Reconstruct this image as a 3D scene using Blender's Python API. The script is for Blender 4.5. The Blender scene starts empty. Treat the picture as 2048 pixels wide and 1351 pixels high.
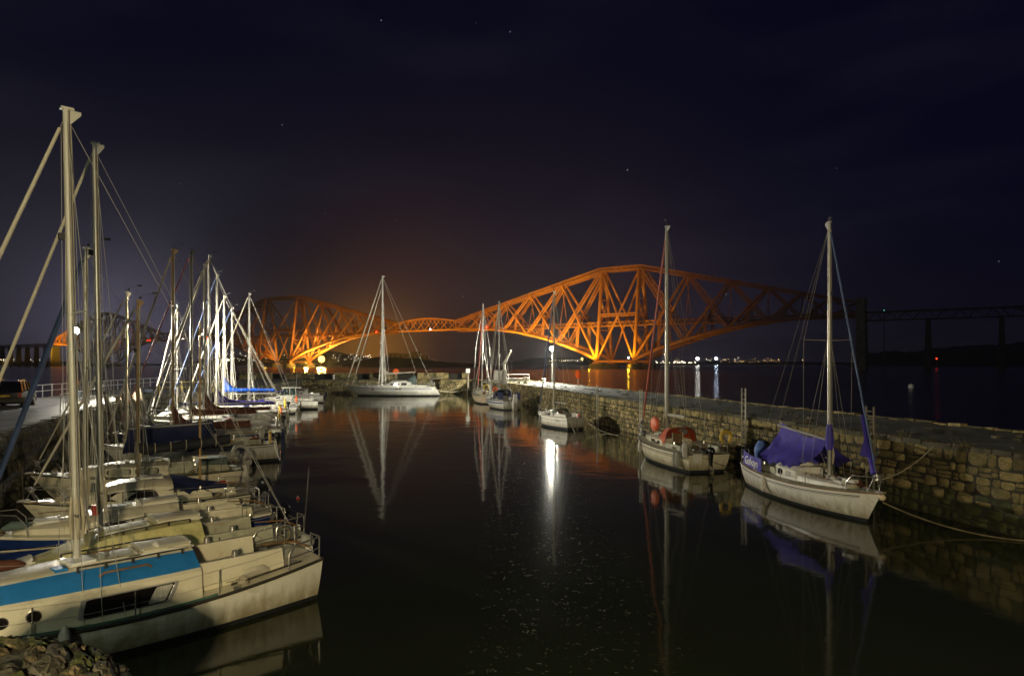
import bpy, math, random
from mathutils import Vector, Matrix
random.seed(7)
R = math.radians
PI = math.pi
sc = bpy.context.scene
COL = sc.collection
F = 1365.0          # focal length in photo pixels (2048 wide)
HY = 727.0          # horizon row
CH = 5.4            # camera height above the water

# ------------------------------------------------------------------ camera
cd = bpy.data.cameras.new('camera'); cam = bpy.data.objects.new('camera', cd); COL.objects.link(cam)
cam.location = (0, 0, CH); cam.rotation_euler = (R(90), 0, 0)
cd.lens = 24.0; cd.sensor_width = 36.0
cd.shift_y = (HY-675.5)/2048.0
cd.clip_start = 0.1; cd.clip_end = 20000
sc.camera = cam

# ------------------------------------------------------------------ night sky
w = bpy.data.worlds.new('World'); sc.world = w; w.use_nodes = True
def build_world():
    nt = w.node_tree; N = nt.nodes; L = nt.links
    bg = N['Background']; out = N['World Output']
    tc = N.new('ShaderNodeTexCoord')
    def val(x):
        n = N.new('ShaderNodeValue'); n.outputs[0].default_value = x; return n.outputs[0]
    def M(op, a, b=None, clamp=False):
        n = N.new('ShaderNodeMath'); n.operation = op; n.use_clamp = clamp
        for i, v in enumerate((a, b)):
            if v is None: continue
            if isinstance(v, (int, float)): n.inputs[i].default_value = v
            else: L.new(v, n.inputs[i])
        return n.outputs[0]
    nv = N.new('ShaderNodeVectorMath'); nv.operation = 'NORMALIZE'; L.new(tc.outputs['Generated'], nv.inputs[0])
    d = nv.outputs[0]
    sx = N.new('ShaderNodeSeparateXYZ'); L.new(d, sx.inputs[0])
    z = M('MAXIMUM', sx.outputs[2], 0.0)
    rp = N.new('ShaderNodeValToRGB'); L.new(z, rp.inputs[0])
    e = rp.color_ramp.elements
    e[0].position = 0.0; e[0].color = (.0046, .0042, .0080, 1)
    e[1].position = 1.0; e[1].color = (.0005, .0007, .0066, 1)
    for p, c in ((.08, (.0026, .0025, .0080)), (.2, (.0012, .0014, .0086)), (.42, (.0006, .0008, .0080))):
        k = e.new(p); k.color = (*c, 1)
    cur = rp.outputs[0]
    def add(c1, c2):
        n = N.new('ShaderNodeVectorMath'); n.operation = 'ADD'; L.new(c1, n.inputs[0]); L.new(c2, n.inputs[1]); return n.outputs[0]
    def scale(col, f):
        n = N.new('ShaderNodeVectorMath'); n.operation = 'SCALE'; n.inputs[0].default_value = col
        L.new(f, n.inputs[3]); return n.outputs[0]
    # town and bridge glow low over the firth, scattered by the night air
    def glow(px, py, col, power, flat=1.0):
        v = Vector(((px-1024)/F, 1, (HY-py)/F)).normalized()
        n = N.new('ShaderNodeVectorMath'); n.operation = 'DOT_PRODUCT'; L.new(d, n.inputs[0]); n.inputs[1].default_value = v
        return scale(col, M('POWER', M('MAXIMUM', n.outputs['Value'], 0.0), power))
    for g in GLOWS: cur = add(cur, glow(*g))
    # thin cloud
    mp = N.new('ShaderNodeMapping'); L.new(d, mp.inputs[0]); mp.inputs['Scale'].default_value = (1.6, 1.6, 7.0)
    mp.inputs['Rotation'].default_value = (0, R(-9), 0)
    nz = N.new('ShaderNodeTexNoise'); L.new(mp.outputs[0], nz.inputs[0]); nz.inputs['Scale'].default_value = 1.5
    nz.inputs['Detail'].default_value = 5; nz.inputs['Roughness'].default_value = .5
    cr = N.new('ShaderNodeMapRange'); L.new(nz.outputs[0], cr.inputs[0]); cr.inputs[1].default_value = .46; cr.inputs[2].default_value = .75
    cur = add(cur, scale((.0036, .0034, .0042), cr.outputs[0]))
    # stars
    vo = N.new('ShaderNodeTexVoronoi'); L.new(d, vo.inputs['Vector']); vo.inputs['Scale'].default_value = 43
    sep = N.new('ShaderNodeSeparateXYZ'); L.new(vo.outputs['Color'], sep.inputs[0])
    rad = M('MULTIPLY', M('SUBTRACT', sep.outputs[0], .35, True), .075)
    on = M('LESS_THAN', vo.outputs['Distance'], rad)
    br = M('MULTIPLY', M('POWER', sep.outputs[1], 3.0), M('GREATER_THAN', z, .09))
    cur = add(cur, scale((.5, .55, .65), M('MULTIPLY', on, br)))
    L.new(cur, bg.inputs[0]); bg.inputs[1].default_value = 1.0
    w.cycles.sampling_method = 'MANUAL'; w.cycles.sample_map_resolution = 256
GLOWS = [
    (20, 650, (.018, .017, .016), 40),
    (235, 680, (.046, .042, .078), 170),
    (745, 715, (.22, .085, .003), 560),
    (800, 650, (.034, .013, .004), 110),
    (960, 600, (.006, .003, .0026), 30),
    (1230, 640, (.008, .0035, .004), 60),
    (1400, 720, (.005, .005, .009), 110),
    (1080, 700, (.012, .012, .008), 420),
]
build_world()
sc.view_settings.view_transform = 'Standard'; sc.view_settings.look = 'None'
sc.view_settings.exposure = 0; sc.view_settings.gamma = 1; sc.view_settings.use_curve_mapping = False
cy = sc.cycles
cy.use_denoising = True
try: cy.denoiser = 'OPENIMAGEDENOISE'
except Exception: pass
cy.max_bounces = 5; cy.diffuse_bounces = 2; cy.glossy_bounces = 4; cy.transmission_bounces = 4; cy.volume_bounces = 0
cy.caustics_reflective = False; cy.caustics_refractive = False
cy.sample_clamp_indirect = 3.0; cy.blur_glossy = 0.3
cy.transparent_max_bounces = 8

# ------------------------------------------------------------------ helpers
def W(px, py, z=0.0):
    """point on the level z that stands under photo pixel (px, py)"""
    Y = F*(CH-z)/(py-HY)
    return Vector(((px-1024)/F*Y, Y, z))
def tag(o, label=None, cat=None, group=None, kind=None):
    if label: o['label'] = label
    if cat: o['category'] = cat
    if group: o['group'] = group
    if kind: o['kind'] = kind
    return o
def empty(name, loc=(0, 0, 0), rz=0.0, parent=None):
    o = bpy.data.objects.new(name, None); COL.objects.link(o)
    o.location = loc; o.rotation_euler = (0, 0, rz); o.empty_display_size = .2
    if parent: o.parent = parent
    return o
def basis(a):
    a = a.normalized()
    up = Vector((0, 0, 1)) if abs(a.z) < .97 else Vector((1, 0, 0))
    s = a.cross(up).normalized(); u = s.cross(a).normalized()
    return a, s, u
class MB:
    def __init__(s): s.v = []; s.f = []; s.m = []
    def quad(s, a, b, c, d, mi=0):
        n = len(s.v); s.v += [tuple(a), tuple(b), tuple(c), tuple(d)]; s.f.append((n, n+1, n+2, n+3)); s.m.append(mi)
    def box(s, c, d, rz=0.0, mi=0, taper=1.0, tilt=None):
        n = len(s.v); cx, cy_, cz = c; hx, hy, hz = d[0]/2, d[1]/2, d[2]/2
        rot = Matrix.Rotation(rz, 3, 'Z')
        if tilt is not None: rot = rot @ Matrix.Rotation(tilt, 3, 'Y')
        for k in (-1, 1):
            t = taper if k > 0 else 1.0
            for x, y in ((-1, -1), (1, -1), (1, 1), (-1, 1)):
                p = rot @ Vector((x*hx*t, y*hy*t, k*hz)); s.v.append((cx+p.x, cy_+p.y, cz+p.z))
        for f in ((3, 2, 1, 0), (4, 5, 6, 7), (0, 1, 5, 4), (1, 2, 6, 5), (2, 3, 7, 6), (3, 0, 4, 7)):
            s.f.append(tuple(n+i for i in f)); s.m.append(mi)
        return s
    def bar(s, p, q, w_, h=None, w2=None, h2=None, cap=True, mi=0):
        p = Vector(p); q = Vector(q); h = h or w_; w2 = w2 or w_; h2 = h2 or h
        if (q-p).length < 1e-6: return s
        a, sd, up = basis(q-p); n = len(s.v)
        for c, ww, hh in ((p, w_, h), (q, w2, h2)):
            for x, y in ((-1, -1), (1, -1), (1, 1), (-1, 1)):
                s.v.append(tuple(c+sd*(x*ww/2)+up*(y*hh/2)))
        fs = [(0, 1, 5, 4), (1, 2, 6, 5), (2, 3, 7, 6), (3, 0, 4, 7)]
        if cap: fs += [(3, 2, 1, 0), (4, 5, 6, 7)]
        for f in fs: s.f.append(tuple(n+i for i in f)); s.m.append(mi)
        return s
    def loft(s, rings, closed=True, capa=True, capb=True, mi=0, mis=None):
        n0 = len(s.v); k = len(rings[0])
        for r in rings: s.v += [tuple(p) for p in r]
        for i in range(len(rings)-1):
            for j in range(k if closed else k-1):
                a = n0+i*k+j; b = n0+i*k+(j+1) % k
                s.f.append((a, b, b+k, a+k)); s.m.append(mis[j] if mis else mi)
        if capa: s.f.append(tuple(n0+j for j in reversed(range(k)))); s.m.append(mi)
        if capb: s.f.append(tuple(n0+(len(rings)-1)*k+j for j in range(k))); s.m.append(mi)
        return s
    def tube(s, p, q, r, r2=None, seg=8, mi=0, flat=1.0):
        return s.path([p, q], [r, r if r2 is None else r2], seg, mi, flat)
    def path(s, pts, r, seg=6, mi=0, flat=1.0):
        pts = [Vector(p) for p in pts]
        if not isinstance(r, (list, tuple)): r = [r]*len(pts)
        rings = []; ps = None
        for i, p in enumerate(pts):
            d = (pts[min(i+1, len(pts)-1)]-pts[max(i-1, 0)])
            if d.length < 1e-7: d = Vector((0, 0, 1))
            a, sd, up = basis(d)
            if ps is not None:
                sd = (ps-a*ps.dot(a))
                if sd.length < 1e-5: sd = basis(d)[1]
                sd.normalize(); up = sd.cross(a)
            ps = sd
            rings.append([p+sd*(math.cos(2*PI*j/seg)*r[i])+up*(math.sin(2*PI*j/seg)*r[i]*flat) for j in range(seg)])
        return s.loft(rings, True, True, True, mi)
    def ball(s, c, r, seg=10, rings=6, sc_=(1, 1, 1), mi=0):
        c = Vector(c); n = len(s.v)
        R_ = []
        for i in range(rings+1):
            th = PI*i/rings
            R_.append([c+Vector((math.sin(th)*math.cos(2*PI*j/seg)*r*sc_[0], math.sin(th)*math.sin(2*PI*j/seg)*r*sc_[1], math.cos(th)*r*sc_[2])) for j in range(seg)])
        s.loft(list(reversed(R_)), True, False, False, mi); return s
    def slab(s, pts, th, mi=0):
        """closed outline (list of 3D points, planar) thickened along its normal"""
        pts = [Vector(p) for p in pts]
        nrm = Vector((0, 0, 0))
        for i in range(len(pts)):
            a, b = pts[i], pts[(i+1) % len(pts)]; nrm += a.cross(b)
        nrm.normalize()
        return s.loft([[p-nrm*th/2 for p in pts], [p+nrm*th/2 for p in pts]], True, True, True, mi)
    def torus(s, c, R1, r, axis=(0, 0, 1), seg=20, a0=0, a1=2*PI, tseg=8, mi=0):
        a, sd, up = basis(Vector(axis)); c = Vector(c)
        full = abs(a1-a0-2*PI) < 1e-6
        pts = [c+sd*math.cos(a0+(a1-a0)*i/seg)*R1+up*math.sin(a0+(a1-a0)*i/seg)*R1 for i in range(seg+1)]
        rings = []
        for i, p in enumerate(pts):
            o = (p-c).normalized()
            rings.append([p+o*math.cos(2*PI*j/tseg)*r+a*math.sin(2*PI*j/tseg)*r for j in range(tseg)])
        return s.loft(rings, True, not full, not full, mi)
    def build(s, name, mat, parent=None, smooth=False, mats=None):
        if not s.v: return None
        me = bpy.data.meshes.new(name); me.from_pydata(s.v, [], s.f)
        for m_ in (mats or [mat]): me.materials.append(m_)
        if mats: me.polygons.foreach_set('material_index', s.m)
        if smooth:
            me.polygons.foreach_set('use_smooth', [True]*len(me.polygons))
            try: me.set_sharp_from_angle(angle=R(smooth if smooth is not True else 40))
            except Exception: pass
        me.update()
        o = bpy.data.objects.new(name, me); COL.objects.link(o)
        if parent: o.parent = parent
        return o

# ------------------------------------------------------------------ materials
MATS = {}
def mat(name, col, rough=.5, metal=0.0, var=.25, scale=3.0, bump=0.0, bscale=20.0, dirt=None, emit=None, es=0.0, isl=0.0, alpha=1.0, stretch=None, coat=0.0, grime=None):
    if name in MATS: return MATS[name]
    m = bpy.data.materials.new(name); m.use_nodes = True; nt = m.node_tree; N = nt.nodes; L = nt.links
    b = N['Principled BSDF']; b.inputs['Roughness'].default_value = rough; b.inputs['Metallic'].default_value = metal
    b.inputs['Coat Weight'].default_value = coat
    tc = N.new('ShaderNodeTexCoord'); co = tc.outputs['Object']
    if stretch:
        mp = N.new('ShaderNodeMapping'); L.new(co, mp.inputs[0]); mp.inputs['Scale'].default_value = stretch; co = mp.outputs[0]
    nz = N.new('ShaderNodeTexNoise'); L.new(co, nz.inputs[0]); nz.inputs['Scale'].default_value = scale; nz.inputs['Detail'].default_value = 6
    mr = N.new('ShaderNodeMapRange'); L.new(nz.outputs[0], mr.inputs[0]); mr.inputs[1].default_value = .3; mr.inputs[2].default_value = .7
    mr.inputs[3].default_value = 1-var; mr.inputs[4].default_value = 1+var*.5
    fac = mr.outputs[0]
    if isl > 0:
        g = N.new('ShaderNodeNewGeometry'); oi = N.new('ShaderNodeObjectInfo')
        a = N.new('ShaderNodeMath'); a.operation = 'ADD'; L.new(g.outputs['Random Per Island'], a.inputs[0]); L.new(oi.outputs['Random'], a.inputs[1])
        fr = N.new('ShaderNodeMath'); fr.operation = 'FRACT'; L.new(a.outputs[0], fr.inputs[0])
        m2 = N.new('ShaderNodeMapRange'); L.new(fr.outputs[0], m2.inputs[0]); m2.inputs[3].default_value = 1-isl; m2.inputs[4].default_value = 1+isl
        mm = N.new('ShaderNodeMath'); mm.operation = 'MULTIPLY'; L.new(fac, mm.inputs[0]); L.new(m2.outputs[0], mm.inputs[1]); fac = mm.outputs[0]
    base = N.new('ShaderNodeRGB'); base.outputs[0].default_value = (*col, 1); c = base.outputs[0]
    if dirt:
        dc, lo, hi, ds = dirt
        n2 = N.new('ShaderNodeTexNoise'); L.new(co, n2.inputs[0]); n2.inputs['Scale'].default_value = ds; n2.inputs['Detail'].default_value = 8; n2.inputs['Roughness'].default_value = .65
        r2 = N.new('ShaderNodeMapRange'); L.new(n2.outputs[0], r2.inputs[0]); r2.inputs[1].default_value = lo; r2.inputs[2].default_value = hi
        mx = N.new('ShaderNodeMix'); mx.data_type = 'RGBA'; L.new(r2.outputs[0], mx.inputs[0]); L.new(c, mx.inputs[6]); mx.inputs[7].default_value = (*dc, 1); c = mx.outputs[2]
    if grime:   # waterline scum and run marks, strongest just above the water
        gc, z0_, z1_ = grime
        sp_ = N.new('ShaderNodeSeparateXYZ'); L.new(tc.outputs['Object'], sp_.inputs[0])
        mp2 = N.new('ShaderNodeMapping'); L.new(tc.outputs['Object'], mp2.inputs[0]); mp2.inputs['Scale'].default_value = (5, 5, .7)
        n3 = N.new('ShaderNodeTexNoise'); L.new(mp2.outputs[0], n3.inputs[0]); n3.inputs['Scale'].default_value = 1.3; n3.inputs['Detail'].default_value = 5
        ma = N.new('ShaderNodeMath'); ma.operation = 'MULTIPLY_ADD'; L.new(n3.outputs[0], ma.inputs[0]); ma.inputs[1].default_value = -.9; L.new(sp_.outputs[2], ma.inputs[2])
        r3 = N.new('ShaderNodeMapRange'); L.new(ma.outputs[0], r3.inputs[0]); r3.inputs[1].default_value = z0_-.45; r3.inputs[2].default_value = z1_-.45; r3.inputs[3].default_value = .75; r3.inputs[4].default_value = 0
        mx2 = N.new('ShaderNodeMix'); mx2.data_type = 'RGBA'; L.new(r3.outputs[0], mx2.inputs[0]); L.new(c, mx2.inputs[6]); mx2.inputs[7].default_value = (*gc, 1); c = mx2.outputs[2]
    vm = N.new('ShaderNodeVectorMath'); vm.operation = 'SCALE'; L.new(c, vm.inputs[0]); L.new(fac, vm.inputs[3])
    L.new(vm.outputs[0], b.inputs['Base Color'])
    if bump > 0:
        nb = N.new('ShaderNodeTexNoise'); L.new(co, nb.inputs[0]); nb.inputs['Scale'].default_value = bscale; nb.inputs['Detail'].default_value = 6
        bp = N.new('ShaderNodeBump'); bp.inputs['Strength'].default_value = bump; bp.inputs['Distance'].default_value = .05
        L.new(nb.outputs[0], bp.inputs['Height']); L.new(bp.outputs[0], b.inputs['Normal'])
    if emit:
        b.inputs['Emission Color'].default_value = (*emit, 1); b.inputs['Emission Strength'].default_value = es
        m.cycles.emission_sampling = 'NONE'
    if alpha < 1: b.inputs['Alpha'].default_value = alpha
    MATS[name] = m; return m
WHITE = mat('white_gelcoat', (.74, .72, .66), .28, var=.10, scale=1.2, dirt=((.40, .36, .25), .58, .82, 2.2), grime=((.22, .17, .07), .12, .62), coat=.3)
CREAM = mat('cream_gelcoat', (.70, .64, .48), .35, var=.12, scale=1.5, dirt=((.38, .33, .2), .56, .8, 2.5), grime=((.22, .17, .07), .12, .62), coat=.2)
OLDWHITE = mat('weathered_hull_paint', (.68, .66, .57), .38, var=.12, scale=1.1, dirt=((.28, .24, .13), .52, .76, 1.3), grime=((.22, .17, .07), .12, .62), coat=.1, stretch=(1, 1, 1.8))
BUFF = mat('buff_hull_paint', (.68, .55, .38), .4, var=.1, dirt=((.35, .26, .16), .6, .8, 2))
NAVYH = mat('navy_hull_paint', (.012, .03, .13), .25, var=.2, coat=.4)
BLUEDECK = mat('blue_deck_paint', (.022, .19, .50), .5, var=.15, dirt=((.02, .12, .22), .55, .8, 3))
GREENDK = mat('green_side_paint', (.06, .13, .10), .5, var=.2)
TAN = mat('sage_deck_paint', (.42, .41, .30), .6, var=.2, dirt=((.2, .19, .12), .5, .75, 4))
ANTI = mat('black_antifouling', (.012, .014, .018), .6, var=.4)
BOOT = mat('blue_boot_top', (.02, .06, .22), .4)
DARKLINE = mat('dark_rubber_strake', (.035, .03, .022), .55, var=.3)
GLASS = mat('dark_window_glass', (.012, .01, .01), .08, var=.1)
VINYL = mat('clear_vinyl_window', (.28, .30, .34), .15, var=.3)
CURT = mat('window_curtain', (.45, .43, .38), .8, var=.3, scale=1, stretch=(30, 1, 1))
ALU = mat('mast_aluminium', (.42, .41, .39), .34, .35, var=.12, scale=2, stretch=(1, 1, .2))
WMAST = mat('white_painted_mast', (.52, .50, .44), .35, 0.0, var=.08, stretch=(1, 1, .15))
DMAST = mat('dark_painted_mast', (.03, .035, .04), .35, var=.2)
WOOD = mat('varnished_spar', (.36, .21, .06), .38, var=.3, scale=4, stretch=(1, 1, .1), coat=.3)
OLDWOOD = mat('weathered_timber', (.20, .16, .11), .8, var=.4, scale=6, bump=.5, stretch=(1, 1, .15), dirt=((.06, .06, .03), .45, .7, 3))
TEAK = mat('teak_trim', (.22, .12, .05), .5, var=.3)
STEEL = mat('stainless_tube', (.75, .73, .68), .2, .85, var=.1)
WIRE = mat('rigging_wire', (.40, .38, .34), .4, .25, var=.1)
GALV = mat('galvanised_rail', (.62, .61, .54), .45, .2, var=.2)
YEL = mat('yellow_rail_paint', (.65, .48, .05), .5)
ROPE = mat('pale_rope', (.48, .42, .30), .8, var=.3, bump=.5, bscale=80)
ROPED = mat('weedy_rope', (.16, .13, .07), .9, var=.5)
SAILW = mat('furled_sail_cloth', (.46, .42, .33), .7, var=.12, scale=2, stretch=(3, 3, .3))
SAILB = mat('furled_sail_blue_strip', (.07, .11, .24), .7, var=.3, scale=1.5)
SAILR = mat('furled_sail_red_strip', (.42, .09, .06), .7, var=.3, scale=3)
BRIGHTB = mat('bright_blue_canvas', (.01, .12, .75), .6, var=.3, scale=5, bump=.6, bscale=8)
INDIGO = mat('indigo_canvas', (.045, .030, .33), .7, var=.35, scale=2.2, bump=1.0, bscale=3.5, stretch=(1, 1, .35), dirt=((.09, .07, .34), .5, .75, 1.5))
NAVY = mat('navy_canvas', (.010, .016, .075), .75, var=.3, scale=3, bump=.6, bscale=4)
BLACKC = mat('black_canvas', (.010, .011, .018), .75, var=.3, bump=.5, bscale=5)
BROWN = mat('tan_brown_canvas', (.12, .035, .014), .75, var=.25, scale=3, bump=.6, bscale=5)
GREYC = mat('grey_green_canvas', (.10, .14, .13), .75, var=.3, bump=.5, bscale=5)
ORANGEC = mat('orange_canvas', (.46, .07, .015), .7, var=.2, bump=.4, bscale=6)
ORANGE = mat('orange_plastic', (.85, .13, .01), .45, var=.1)
YELLOW = mat('yellow_plastic', (.62, .42, .04), .5, var=.2)
GREYP = mat('grey_foam', (.35, .34, .31), .7, var=.2)
FENDER = mat('white_fender_vinyl', (.55, .53, .48), .45, var=.2, dirt=((.25, .22, .15), .5, .75, 6))
OUTB = mat('black_outboard_cowl', (.012, .012, .014), .2, var=.2, coat=.5)
RED = mat('red_plastic', (.5, .03, .02), .5)
LETTER = mat('white_lettering', (.85, .84, .8), .6, var=.05)
DARKTXT = mat('dark_lettering', (.03, .03, .03), .6)
STONE = mat('wall_stone', (.31, .235, .105), .9, var=.5, scale=3.0, bump=1.0, bscale=9, isl=.5, dirt=((.09, .09, .022), .42, .66, 1.1))
ROCKM = mat('mossy_coping_rock', (.19, .14, .07), .95, var=.6, scale=9, bump=1.0, bscale=24, isl=.45, dirt=((.05, .05, .012), .42, .6, 6))
STONEW = mat('tide_weed_stone', (.075, .082, .02), .75, var=.5, scale=3.0, bump=1.0, bscale=7, isl=.45, dirt=((.035, .04, .012), .42, .62, 1.3))
STONED = mat('weedy_wall_stone', (.115, .10, .065), .9, var=.45, scale=3.0, bump=.9, bscale=9, isl=.4, dirt=((.045, .045, .02), .45, .68, 1.0))
MORTAR = mat('wall_core', (.028, .025, .017), .95, var=.5)
PAVE = mat('pier_top_paving', (.075, .07, .045), .9, var=.5, scale=.8, bump=.9, bscale=5, dirt=((.035, .037, .02), .42, .62, .35))
ROAD = mat('quay_concrete', (.20, .19, .17), .8, var=.25, scale=1.5, bump=.5, bscale=6, dirt=((.16, .155, .14), .45, .7, .5), stretch=(1, .4, 1))
GRANITE = mat('granite_pier', (.11, .09, .07), .85, var=.3, scale=.4, bump=.4, bscale=2)
SANDST = mat('sandstone_tower', (.40, .34, .24), .85, var=.3, scale=.3)
IRON = mat('red_oxide_steel', (.50, .19, .065), .55, var=.25, scale=.15)
IROND = mat('dark_steel', (.10, .05, .035), .6, var=.2)
HILL = mat('dark_hillside', (.03, .035, .025), .95, var=.5, scale=.02)
GRASSM = mat('dry_grass', (.20, .17, .06), .9, var=.5)
CASTLE = mat('ruin_stone', (.20, .16, .12), .9, var=.3, scale=.1)
def emitter(name, col, s): return mat(name, (.02, .02, .02), .5, emit=col, es=s)
LAMPW = emitter('white_lamp_glow', (1, .97, .92), 14)
LAMPO = emitter('sodium_lamp_glow', (1, .60, .13), 4)
DOTW = emitter('shore_light_white', (1, .85, .6), 3.2)
DOTY = emitter('shore_light_yellow', (1, .6, .25), 2.6)
DOTB = emitter('shore_light_blue', (.6, .78, 1), 8)
DOTR = emitter('red_beacon_glow', (1, .04, .01), 5)
DOTG = emitter('green_light_glow', (.1, .9, .7), 3)

def plight(name, loc, power, col, radius=.3, parent=None, spot=None, target=None, blend=.6):
    ld = bpy.data.lights.new(name, 'SPOT' if spot else 'POINT'); ld.energy = power; ld.color = col; ld.shadow_soft_size = radius
    o = bpy.data.objects.new(name, ld); COL.objects.link(o); o.location = loc
    if parent: o.parent = parent
    if spot:
        ld.spot_size = R(spot); ld.spot_blend = blend
        d = Vector(target)-Vector(loc); o.rotation_euler = d.to_track_quat('-Z', 'Y').to_euler()
    return o

# ------------------------------------------------------------------ water
def water_mat(name, col, rough, scales, stretch=(1, 1, 1), dist=.02, glint=False):
    m = bpy.data.materials.new(name); m.use_nodes = True; N = m.node_tree.nodes; L = m.node_tree.links
    b = N['Principled BSDF']; b.inputs['Base Color'].default_value = (*col, 1); b.inputs['Roughness'].default_value = rough; b.inputs['IOR'].default_value = 1.33
    tc = N.new('ShaderNodeTexCoord'); mp = N.new('ShaderNodeMapping'); L.new(tc.outputs['Object'], mp.inputs[0]); mp.inputs['Scale'].default_value = stretch
    h = None
    for s_, a_ in scales:
        nz = N.new('ShaderNodeTexNoise'); L.new(mp.outputs[0], nz.inputs[0]); nz.inputs['Scale'].default_value = s_; nz.inputs['Detail'].default_value = 2; nz.inputs['Distortion'].default_value = .4
        mu = N.new('ShaderNodeMath'); mu.operation = 'MULTIPLY'; L.new(nz.outputs[0], mu.inputs[0]); mu.inputs[1].default_value = a_
        if h is None: h = mu.outputs[0]
        else:
            ad = N.new('ShaderNodeMath'); L.new(h, ad.inputs[0]); L.new(mu.outputs[0], ad.inputs[1]); h = ad.outputs[0]
    if glint:   # sparse tiny dimples, shaped in along the lamp streak to make glints
        nz = N.new('ShaderNodeTexNoise'); L.new(mp.outputs[0], nz.inputs[0]); nz.inputs['Scale'].default_value = 6.5; nz.inputs['Detail'].default_value = 2; nz.inputs['Distortion'].default_value = 1.2
        mr = N.new('ShaderNodeMapRange'); L.new(nz.outputs[0], mr.inputs[0]); mr.inputs[1].default_value = .675; mr.inputs[2].default_value = .75; mr.inputs[4].default_value = 3.0
        sx = N.new('ShaderNodeSeparateXYZ'); L.new(tc.outputs['Object'], sx.inputs[0])
        a1 = N.new('ShaderNodeMath'); a1.operation = 'SUBTRACT'; L.new(sx.outputs[0], a1.inputs[0]); a1.inputs[1].default_value = 1.3
        a2 = N.new('ShaderNodeMath'); a2.operation = 'ABSOLUTE'; L.new(a1.outputs[0], a2.inputs[0])
        m2 = N.new('ShaderNodeMapRange'); m2.interpolation_type = 'SMOOTHSTEP'; L.new(a2.outputs[0], m2.inputs[0]); m2.inputs[1].default_value = .2; m2.inputs[2].default_value = 2.6; m2.inputs[3].default_value = 1; m2.inputs[4].default_value = 0
        m3 = N.new('ShaderNodeMath'); m3.operation = 'MULTIPLY'; L.new(mr.outputs[0], m3.inputs[0]); L.new(m2.outputs[0], m3.inputs[1])
        ad = N.new('ShaderNodeMath'); L.new(h, ad.inputs[0]); L.new(m3.outputs[0], ad.inputs[1]); h = ad.outputs[0]
    bp = N.new('ShaderNodeBump'); bp.inputs['Strength'].default_value = 1.0; bp.inputs['Distance'].default_value = dist
    L.new(h, bp.inputs['Height']); L.new(bp.outputs[0], b.inputs['Normal'])
    return m
SEA = water_mat('sea_water', (.004, .005, .007), .16, ((.6, 1.0), (2.2, .4)), (.5, 1.4, 1), .16)
HARB = water_mat('harbour_water', (.018, .022, .008), .065, ((.35, 1.0), (2.2, .16)), (1, 1, 1), .014, glint=True)

# ------------------------------------------------------------------ setting lines
ZQ = 2.5
LW = [(-10.5, 2.0), (-13.6, 10), (-20.4, 27.5), (-35.4, 66), (-31, 70), (-38, 123)]   # left quay face
FWL = [(-38, 123), (-7.2, 124.5)]                                                       # far wall face
RW = [(-7.2, 124.5), (.4, 96.5), (9.0, 54.5), (15.8, 21), (19.5, 2.0)]                       # right pier face
m = MB(); m.quad((-9000, -300, -.004), (9000, -300, -.004), (9000, 12000, -.004), (-9000, 12000, -.004))
sea = m.build('sea', SEA); tag(sea, kind='structure')
m = MB()
pts = [(-12, -4)]+LW[0:]+[FWL[1]]+RW[1:]+[(19.5, -4)]
m.v = [(x, y, 0) for x, y in pts]; m.f = [tuple(reversed(range(len(pts))))]; m.m = [0]
o = m.build('harbour_water', HARB); tag(o, kind='structure')

# quay grounds
m = MB()
lq = [(x, y) for x, y in LW] + [(-38, 129), (-48, 129), (-47, 96), (-45.2, 82), (-41, 61), (-40, 50), (-70, 20), (-60, 0), (-14, 0)]
n = len(lq)
m.v = [(x, y, ZQ) for x, y in lq]; m.f = [tuple(reversed(range(n)))]; m.m = [0]
o = m.build('quay_pavement', ROAD); tag(o, kind='structure')
# core under the quay, outer faces
def core(name, poly, z0, z1, material, label=None, cat=None, kind=None):
    m = MB(); m.loft([[(x, y, z0) for x, y in poly], [(x, y, z1) for x, y in poly]], True, False, True)
    return tag(m.build(name, material), label, cat, None, kind)
def inset(line, d):
    out = []
    for i, p in enumerate(line):
        a = Vector(line[max(i-1, 0)]); b = Vector(line[min(i+1, len(line)-1)]); t = (b-a).normalized()
        out.append((p[0]-t.y*d, p[1]+t.x*d))
    return out
RWo = inset(RW, 6.2)          # outer edge of the right pier
core('quay_ground', list(reversed(inset(lq[:6], .35)+lq[6:])), -1, ZQ-.004, MORTAR, kind='structure')

# stone variants
random.seed(11)
def stone_mesh(i, material):
    m = MB(); n = 4
    def g(a, b):
        u = a/n; v = b/n
        e = min(u, 1-u, v, 1-v)*n
        d = 0 if e < .5 else (.6 if e < 1.5 else 1.0)
        d = d+random.uniform(-.22, .22)*(1 if e > .5 else .25)
        j = .035 if e > .5 else .05
        cr = 1-.10*((abs(u-.5)*2)**2*(abs(v-.5)*2)**2)
        return ((u-.5)*cr+random.uniform(-j, j), d, (v-.5)*cr+random.uniform(-j, j))
    G = [[g(a, b) for b in range(n+1)] for a in range(n+1)]
    for a in range(n+1):
        for b in range(n+1): m.v.append(G[a][b])
    for a in range(n):
        for b in range(n):
            k = a*(n+1)+b; m.f.append((k, k+n+1, k+n+2, k+1)); m.m.append(0)
    # skirt
    ring = [(a, 0) for a in range(n)]+[(n, b) for b in range(n)]+[(a, n) for a in range(n, 0, -1)]+[(0, b) for b in range(n, 0, -1)]
    base = len(m.v)
    for a, b in ring:
        x, y, z = G[a][b]; m.v.append((x, -1.2, z))
    for i_ in range(len(ring)):
        a, b = ring[i_]; c, d = ring[(i_+1) % len(ring)]
        m.f.append((a*(n+1)+b, base+i_, base+(i_+1) % len(ring), c*(n+1)+d)); m.m.append(0)
    return m
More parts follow.
